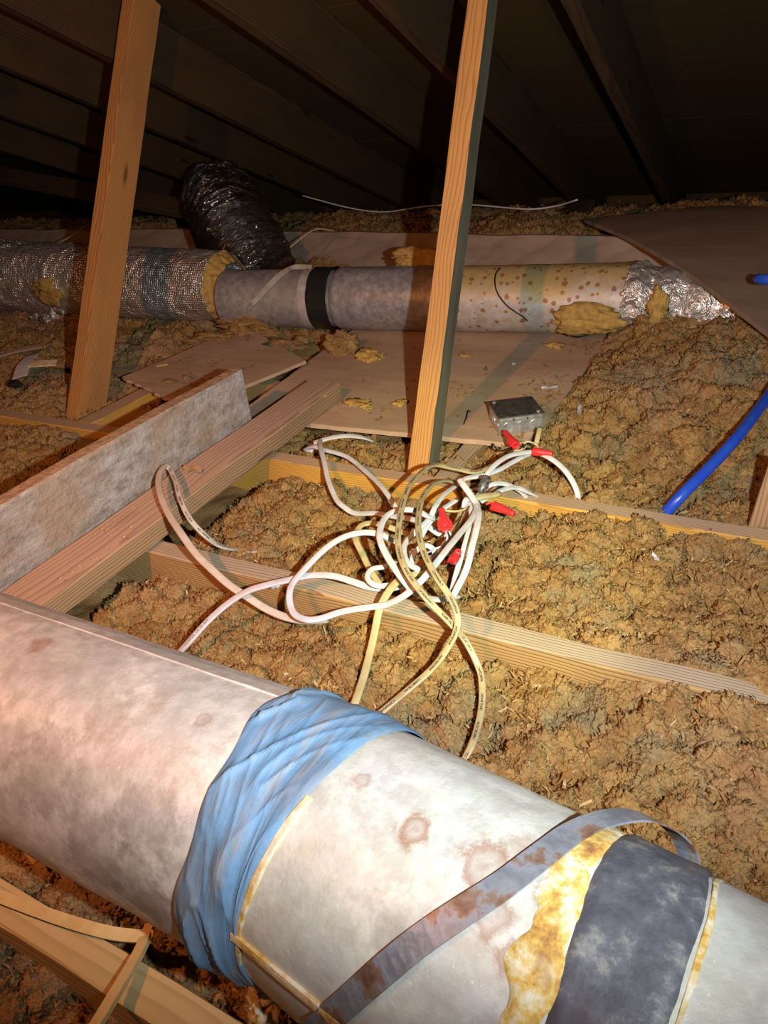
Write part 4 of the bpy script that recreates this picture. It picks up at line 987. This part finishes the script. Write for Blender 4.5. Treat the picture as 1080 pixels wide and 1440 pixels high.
cable('white_cable', [(440, 634, .0), (429, 632, .0), (440, 628, .02), (453, 632, .022), (487, 642, .02), (513, 662, .02), (536, 684, .025), (552, 706, .02), (560, 722, .01)],
      M_white, 'white cable slanting down in front of the orange joist face', wd=.0105)
cable('white_cable', [(450, 618, .018), (451, 630, .03), (456, 649, .03), (462, 676, .02), (473, 702, .01), (485, 714, .005), (500, 722, .0), (527, 722, .01), (558, 727, .02), (582, 731, .03), (598, 738, .035), (618, 751, .03), (632, 752, .02)],
      M_white, 'white cable bending under at the left and running right into the tangle')
cable('yellowed_cable', [(575, 752, .01), (549, 742, .02), (527, 736, .025), (508, 739, .025), (500, 756, .02), (509, 778, .01), (522, 804, .0), (534, 822, -.01)],
      M_tan2, 'old yellowed cable curled low on the insulation at the left of the tangle')
cable('white_cable', [(562, 820, .03), (548, 823, .03), (531, 824, .032), (520, 818, .034), (517, 809, .036), (524, 800, .038), (540, 797, .035), (556, 790, .02)],
      M_white, 'small white hook shaped cable bend just above the grained joist', wd=.010)
cable('white_cable', [(578, 795, .03), (582, 780, .04), (590, 770, .045), (600, 767, .045), (609, 772, .04), (611, 781, .03), (600, 787, .02)],
      M_white, 'tiny white cable loop in the heart of the tangle', wd=.010)
cable('white_cable', [(642, 703, .05), (622, 717, .05), (604, 735, .045), (592, 755, .03)],
      M_white, 'short white cable piece beside the upright red connector', wd=.010)
cable('white_cable', [(640, 684, .02), (655, 673, .04), (677, 669, .05), (701, 661, .05), (721, 650, .05), (738, 641, .05), (752, 637, .045), (766, 632, .03)],
      M_white, 'lower of the white cables rising from the tangle to the metal box')
cable('white_cable', [(678, 690, .03), (682, 673, .05), (690, 660, .06), (705, 647, .065), (723, 639, .065), (751, 636, .06), (773, 644, .055), (792, 659, .04), (805, 677, .02), (812, 694, .0), (813, 712, -.03)],
      M_white, 'white cable arching right past the red connector and dropping behind the middle joist')
cable('white_cable', [(672, 697, .03), (688, 683, .04), (705, 680, .04), (722, 685, .03), (735, 694, .01), (745, 705, -.01)],
      M_white, 'upper of two short white cables crossing the middle joist to the right', wd=.0105)
cable('white_cable', [(676, 706, .03), (692, 696, .035), (710, 688, .035), (727, 686, .03), (745, 693, .015), (765, 702, -.02)],
      M_white, 'lower of two short white cables crossing the middle joist to the right', wd=.0105)
cable('cable_end', [(646, 674, .10), (653, 684, .095), (661, 695, .08), (670, 708, .06)],
      M_lilac, 'blunt cut cable end pointing up left above the middle joist', wd=.012, th=.008)
cable('cable_end', [(662, 702, .055), (676, 699, .055), (690, 697, .05), (702, 694, .045)],
      M_tan2, 'pale jacketed splice end lying over the middle joist', wd=.014, th=.009)
cable('cable_end', [(759, 602, .052), (757, 612, .045), (754, 624, .03)], M_tan2, 'pale stub of cable leaving the front of the metal box', wd=.011, th=.007)
cable('left_cable', [(246, 676, .045), (241, 662, .075), (233, 656, .085), (226, 663, .088), (223, 680, .088), (228, 702, .085), (239, 726, .08), (256, 752, .075), (275, 778, .06), (298, 801, .045), (323, 823, .03), (347, 839, .015), (374, 856, .0), (402, 868, -.01), (430, 873, -.02), (460, 872, -.04)],
      M_pink, 'dusty pinkish cable looping over the flat plank and down across the joist', wd=.0135, th=.0075, grp='cables over the flat plank')
cable('left_cable', [(238, 657, .08), (247, 677, .08), (254, 703, .075), (266, 728, .06), (283, 748, .04), (302, 764, .01), (319, 771, -.01), (331, 773, -.025), (340, 774, -.05), (348, 775, -.03), (360, 775, -.022), (373, 777, -.03), (386, 778, -.06)],
      M_greyc, 'thin grey printed cable inside the dusty loop, sinking into the insulation', wd=.0105, grp='cables over the flat plank')
# stripped wires
def wire(pts, mat, lab, r=.0014, name='bare_wire', grp='stripped wires by the connectors'):
    C = catmull([at(x, y, z) for x, y, z in pts], .004); V, Fc, UV = sweep(C, circ(r, 7))
    return tag(mesh_obj(name, V, Fc, mat, smooth=True, uv=UV), lab, 'wire', grp)
wire([(625, 744, .06), (629, 756, .055), (624, 767, .05), (611, 772, .045), (600, 778, .03)], M_white, 'thin white wire leaving the lower end of the upright red connector', .0020)
wire([(628, 743, .06), (634, 752, .05), (632, 762, .04)], M_white, 'short white wire tail right of the upright red connector', .0018)
wire([(626, 718, .065), (642, 719, .06), (655, 715, .055), (658, 706, .05)], M_tan2, 'pale wire crossing above the upright red connector', .0022)
wire([(600, 762, .04), (616, 758, .04), (630, 745, .04), (650, 726, .045)], M_brass, 'thin copper wire through the middle of the tangle', .0013)
wire([(727, 624, .045), (736, 622, .06), (740, 627, .055), (732, 633, .05), (724, 634, .05), (722, 640, .045)], M_cream, 'cream wire curled beside the upper red connector', .0022)
wire([(730, 624, .05), (742, 621, .06), (752, 624, .05), (757, 629, .045), (752, 634, .045)], M_cream, 'cream wire looping between the two connectors at the metal box', .0022)
wire([(735, 632, .05), (740, 625, .06), (748, 627, .055), (750, 634, .05)], M_blkc, 'black wire between the two connectors at the metal box', .0020)
wire([(692, 632, .0), (693, 624, .02), (700, 633, .025), (712, 633, .02), (722, 628, .03), (732, 624, .045)], M_blkc, 'black wire looping under the front edge of the platform', .0016)
wire([(685, 697, .05), (695, 690, .055), (702, 684, .055)], M_blkc, 'short black wire beside the black taped splice', .0016)
wire([(683, 709, .05), (690, 708, .05), (700, 714, .05)], M_red, 'short red wire going into the lying red connector', .0022)
wire([(660, 712, .06), (648, 735, .055), (630, 762, .05), (600, 796, .04), (575, 815, .03)], M_brass, 'long copper wire running diagonally down the tangle', .0016)
wire([(652, 597, ZP + .002), (656, 587, ZP + .008), (659, 577, ZP + .012), (662, 579, ZP + .010)], M_blkc, 'tiny black wire hook on the platform right of the centre post', .0012)
# friction-taped splice
C = catmull([at(675, 692, .06), at(680, 683, .07), at(684, 673, .075)], .003)
V, Fc, UV = sweep(C, circ(.010, 14), scale=.85 + .25*np.abs(fbm(np.arange(len(C))*.8, 0, 0, 3, 3))); tag(mesh_obj('taped_splice', V, Fc, M_tapeblk, smooth=True), 'black taped wire splice above the middle joist', 'splice')

# wire connectors
def connector(a, za, b, zb, lab, r=.0085):
    p0, p1 = at(*a, za), at(*b, zb); L = np.linalg.norm(p1 - p0); X = (p1 - p0) / L; S = nrm(np.cross(X, (0, 0, 1))); N = np.cross(S, X)
    root = empty('wire_connector', p0, lab, 'wire connector', 'red twist-on wire connectors')
    n = 20; prof = [(0, .15), (0, .55), (.04, .62), (.10, .64), (.45, .80), (.62, .95), (.98, 1.05), (1, 1.0), (1, .82), (.8, .75)]
    V = []; Fc = []
    for (s, q) in prof:
        for k in range(n):
            t = 2*math.pi*k/n; rr = r * q * (1 + (.05*math.cos(t*10) if .05 < s < .6 else 0)); V.append(X*s*L + rr*(math.cos(t)*S + math.sin(t)*N))
    for i in range(len(prof)-1):
        for k in range(n): Fc.append((i*n+k, i*n+(k+1) % n, (i+1)*n+(k+1) % n, (i+1)*n+k))
    Fc.append(tuple(range(n)))
    o = mesh_obj('cap', V, Fc, M_red, root, True)
    for sg in (-1, 1):
        prf = [(.45, .72), (.55, 1.15), (.75, 1.5), (.98, 1.45), (.98, .9)]; V = []
        for d in (-.0013, .0013): V += [X*s*L + S*sg*r*q + N*d for (s, q) in prf]
        m = len(prf); Fc = [tuple(range(m-1, -1, -1)), tuple(range(m, 2*m))] + [(k, (k+1) % m, m+(k+1) % m, m+k) for k in range(m)]
        mesh_obj('wing', V, Fc, M_red, root)
connector((621, 716), .085, (627, 744), .075, 'upright red wire connector in the middle of the tangle')
connector((723, 723), .055, (694, 711), .055, 'red wire connector lying at the right of the tangle, below the middle joist top')
connector((645, 775), .075, (637, 788), .045, 'dark red wire connector seen end on, lowest in the tangle')
connector((710, 607), .055, (726, 627), .050, 'tilted red wire connector touching the lower left corner of the metal box')
connector((777, 638), .062, (749, 635), .062, 'red wire connector pointing right, just below the metal box')

# printed date on the pale cable (flat print following the jacket)
tcu = bpy.data.curves.new('print', 'FONT'); tcu.body = '12/2025 16:26 AM'; tcu.size = .0065; tcu.space_character = 1.15
to = bpy.data.objects.new('print', tcu); COL.objects.link(to); bpy.context.view_layer.update()
dg = bpy.context.evaluated_depsgraph_get(); tm = bpy.data.meshes.new_from_object(to.evaluated_get(dg)); bpy.data.objects.remove(to)
Tn, Sn, Nn = frames(LC, (0, -.35, .9)); dd = np.concatenate([[0], np.cumsum(np.linalg.norm(np.diff(LC, axis=0), axis=1))])
i0 = int(np.argmin([np.linalg.norm(c - at(258, 911, -.02)) for c in LC])); d0 = dd[i0]
for v in tm.vertices:
    s = d0 + v.co.x; i = int(np.clip(np.searchsorted(dd, s), 1, len(LC)-1)); f = (s - dd[i-1]) / (dd[i] - dd[i-1])
    c = LC[i-1]*(1-f) + LC[i]*f; sgn = 1 if Nn[i][2] > 0 else -1
    lat = v.co.y - .0022
    v.co = Vector(c - Sn[i]*sgn*lat*1.0 + Nn[i]*sgn*(.0029 + .0003))
tm.materials.append(M_ink); po = bpy.data.objects.new('printed_date', tm); COL.objects.link(po)
lil = [o for o in bpy.data.objects if o.get('label', '').startswith('pale cable with a printed date')][0]; po.parent = lil

# blue pipe
cable('blue_pipe', [(915, 742, -.06), (935, 722, -.02), (962, 693, .02), (1000, 655, .05), (1040, 611, .08), (1080, 558, .10), (1110, 515, .12)], M_pex,
      'bright blue plastic water pipe crossing the right edge above the insulation', cat='pipe', grp='', prof=circ(.0112, 20))
C = catmull([at(1063, 391, .26), at(1075, 393, .265), at(1110, 392, .27)], .01); V, Fc, UV = sweep(C, circ(.012, 14), scale=[.6] + [1]*(len(C)-1)); tag(mesh_obj('blue_pipe_end', V, Fc, M_pex, smooth=True), 'rounded blue pipe end resting on the dark sheet at the right edge', 'pipe')

# thin wires around the far duct and in the dark
def fwire(P, mat, lab, r, name='loose_wire'):
    C = catmull(P, .02); V, Fc, UV = sweep(C, circ(r, 6)); tag(mesh_obj(name, V, Fc, mat, smooth=True, uv=UV), lab, 'wire')
hd = lambda x, y, l=.108: hit((x, y), fa, FAX, l)
fwire([hd(703, 377), hd(697, 385), hd(696, 400), hd(701, 415), hd(715, 432), hd(735, 445, .114), at(756, 463, .035), at(785, 468, .022), at(812, 474, .02), at(829, 470, .03)], M_blkc, 'thin black wire draped over the front of the rusty far pipe', .0022)
fwire([at(408, 348, .22), at(425, 334, .25), at(445, 322, .27), at(470, 325, .25)], M_cream, 'thin pale wire curling above the far board, right of the black hose', .0022)
fwire([at(76, 345, .22), at(95, 335, .25), at(120, 318, .28), at(132, 310, .28)], M_cream, 'thin pale wire poking up from the foil pipe beside the left post', .0024)
fwire([aty(425, 275, 3.3), aty(490, 292, 3.3), aty(540, 298, 3.3), aty(600, 290, 3.2), aty(660, 288, 3.1), aty(740, 294, 3.0), aty(780, 290, 3.0), aty(812, 281, 2.9)], M_white, 'long sagging pale wire stretched across the dark behind the far board', .0035)

# ------------------------------------------------------------------ lath strips bottom left, debris
def strip(pts, wd, th, mat, lab, name='wood_strip', cat='wood strip', up=(0, -.3, 1), grp=None):
    C = catmull([at(x, y, z) for x, y, z in pts], .01); V, Fc, UV = sweep(C, [(-wd/2, -th/2), (wd/2, -th/2), (wd/2, th/2), (-wd/2, th/2)], up)
    return tag(mesh_obj(name, V, Fc, mat), lab, cat, grp)
strip([(-40, 1245, .02), (40, 1276, .02), (100, 1297, .018), (160, 1313, .012), (215, 1318, .004)], .012, .005, M_straw, 'pale split wood strip lying along the nearest joist at the left edge')
strip([(212, 1300, .000), (195, 1340, .012), (165, 1392, .022), (130, 1450, .030)], .011, .006, M_straw, 'short pale wood strip crossing the nearest joist toward the bottom edge')
strip([(38, 1198, .0), (50, 1212, -.01)], .006, .004, W_lath, 'small splinter under the big pipe at the left edge')
strip([(-20, 506, .045), (20, 494, .05), (60, 486, .055)], .022, .006, W_far, 'thin brown wood strip lying on insulation at the left edge')
strip([(28, 530, .04), (34, 512, .055), (45, 500, .06)], .05, .002, M_chip, 'grey curled scrap in the insulation left of the left post', 'curled_scrap', 'scrap')
strip([(42, 512, .06), (60, 511, .062), (80, 510, .058)], .030, .006, M_cream, 'cream coloured offcut in the insulation left of the left post', 'cream_offcut', 'scrap')
blob('dark_scrap', at(20, 540, .03), .022, M_dark, 'small dark scrap in the insulation at the left edge', 'scrap', seed=77, sc=(1.2, .8, .4))
def chip(px, z, wid, hgt, rot, mat, lab, name='paper_scrap', seed=0):
    c = at(*px, z); n = 14; V = [(0, 0, .002)]; 
    for k in range(n):
        t = 2*math.pi*k/n; r = 1 + .35*float(vnoise(k*1.3, seed, 0, 5)); x, y = wid/2*r*math.cos(t), hgt/2*r*math.sin(t)
        V.append((x*math.cos(rot) - y*math.sin(rot), x*math.sin(rot) + y*math.cos(rot), .001 + .004*abs(math.sin(t*1.5 + seed))))
    V2 = V + [(a, b, h - .0012) for a, b, h in V]; m = n + 1
    Fc = [(0, 1+k, 1+(k+1) % n) for k in range(n)] + [(m, m+1+(k+1) % n, m+1+k) for k in range(n)] + [(1+k, m+1+k, m+1+(k+1) % n, 1+(k+1) % n) for k in range(n)]
    o = mesh_obj(name, V2, Fc, mat); o.location = tuple(c); tag(o, lab, 'scrap')
chip((771, 546), ZP + .003, .040, .018, .35, M_chip, 'white flake of paper on the platform behind the metal box', seed=1)
chip((815, 577), .02, .016, .048, .15, M_chip, 'bluish white flake in the insulation right of the metal box', seed=2)
chip((921, 785), .0, .010, .022, .6, M_chip, 'tiny white flake on the insulation right of the tangle', seed=3)
chip((879, 1015), -.02, .007, .006, .6, M_chip, 'tiny white speck on the insulation above the metal strap', seed=4)
chip((722, 513), ZP + .003, .012, .008, .2, M_chip, 'tiny white speck on the platform behind the metal box, near the shadow', seed=5)
chip((270, 660), .062, .050, .022, -.2, M_paperbrown, 'torn brown paper scrap on the flat plank beside the dusty loop', seed=6)
chip((388, 826), .012, .014, .016, .6, M_chip, 'small grey scrap on the grained joist left of the big white loop', seed=7)
chip((375, 485), .045, .030, .020, .2, mat_flat('green_scrap', (.05, .09, .045), .7), 'small dark green scrap on the insulation heap below the far pipe', seed=8)
for k, (x, y) in enumerate([(300, 560), (228, 515)]): strip([(x-8, y, .034), (x+8, y-3, .034)], .006, .003, W_lath, ['small splinter on the smaller plywood sheet near the grey board', 'small pale splinter at the left of the smaller plywood sheet'][k])
blob('glue_lump', at(368, 1418, .01), .022, M_mastic, 'crusty yellow lump under the big pipe below the blue tape', 'lump', seed=90, sc=(1, .8, .9), rough=.6)
blob('glue_lump', at(385, 1395, .05), .012, M_mastic, 'small yellow crumb at the lower end of the blue tape', 'lump', seed=91, sc=(.8, .7, 1.2), rough=.6)
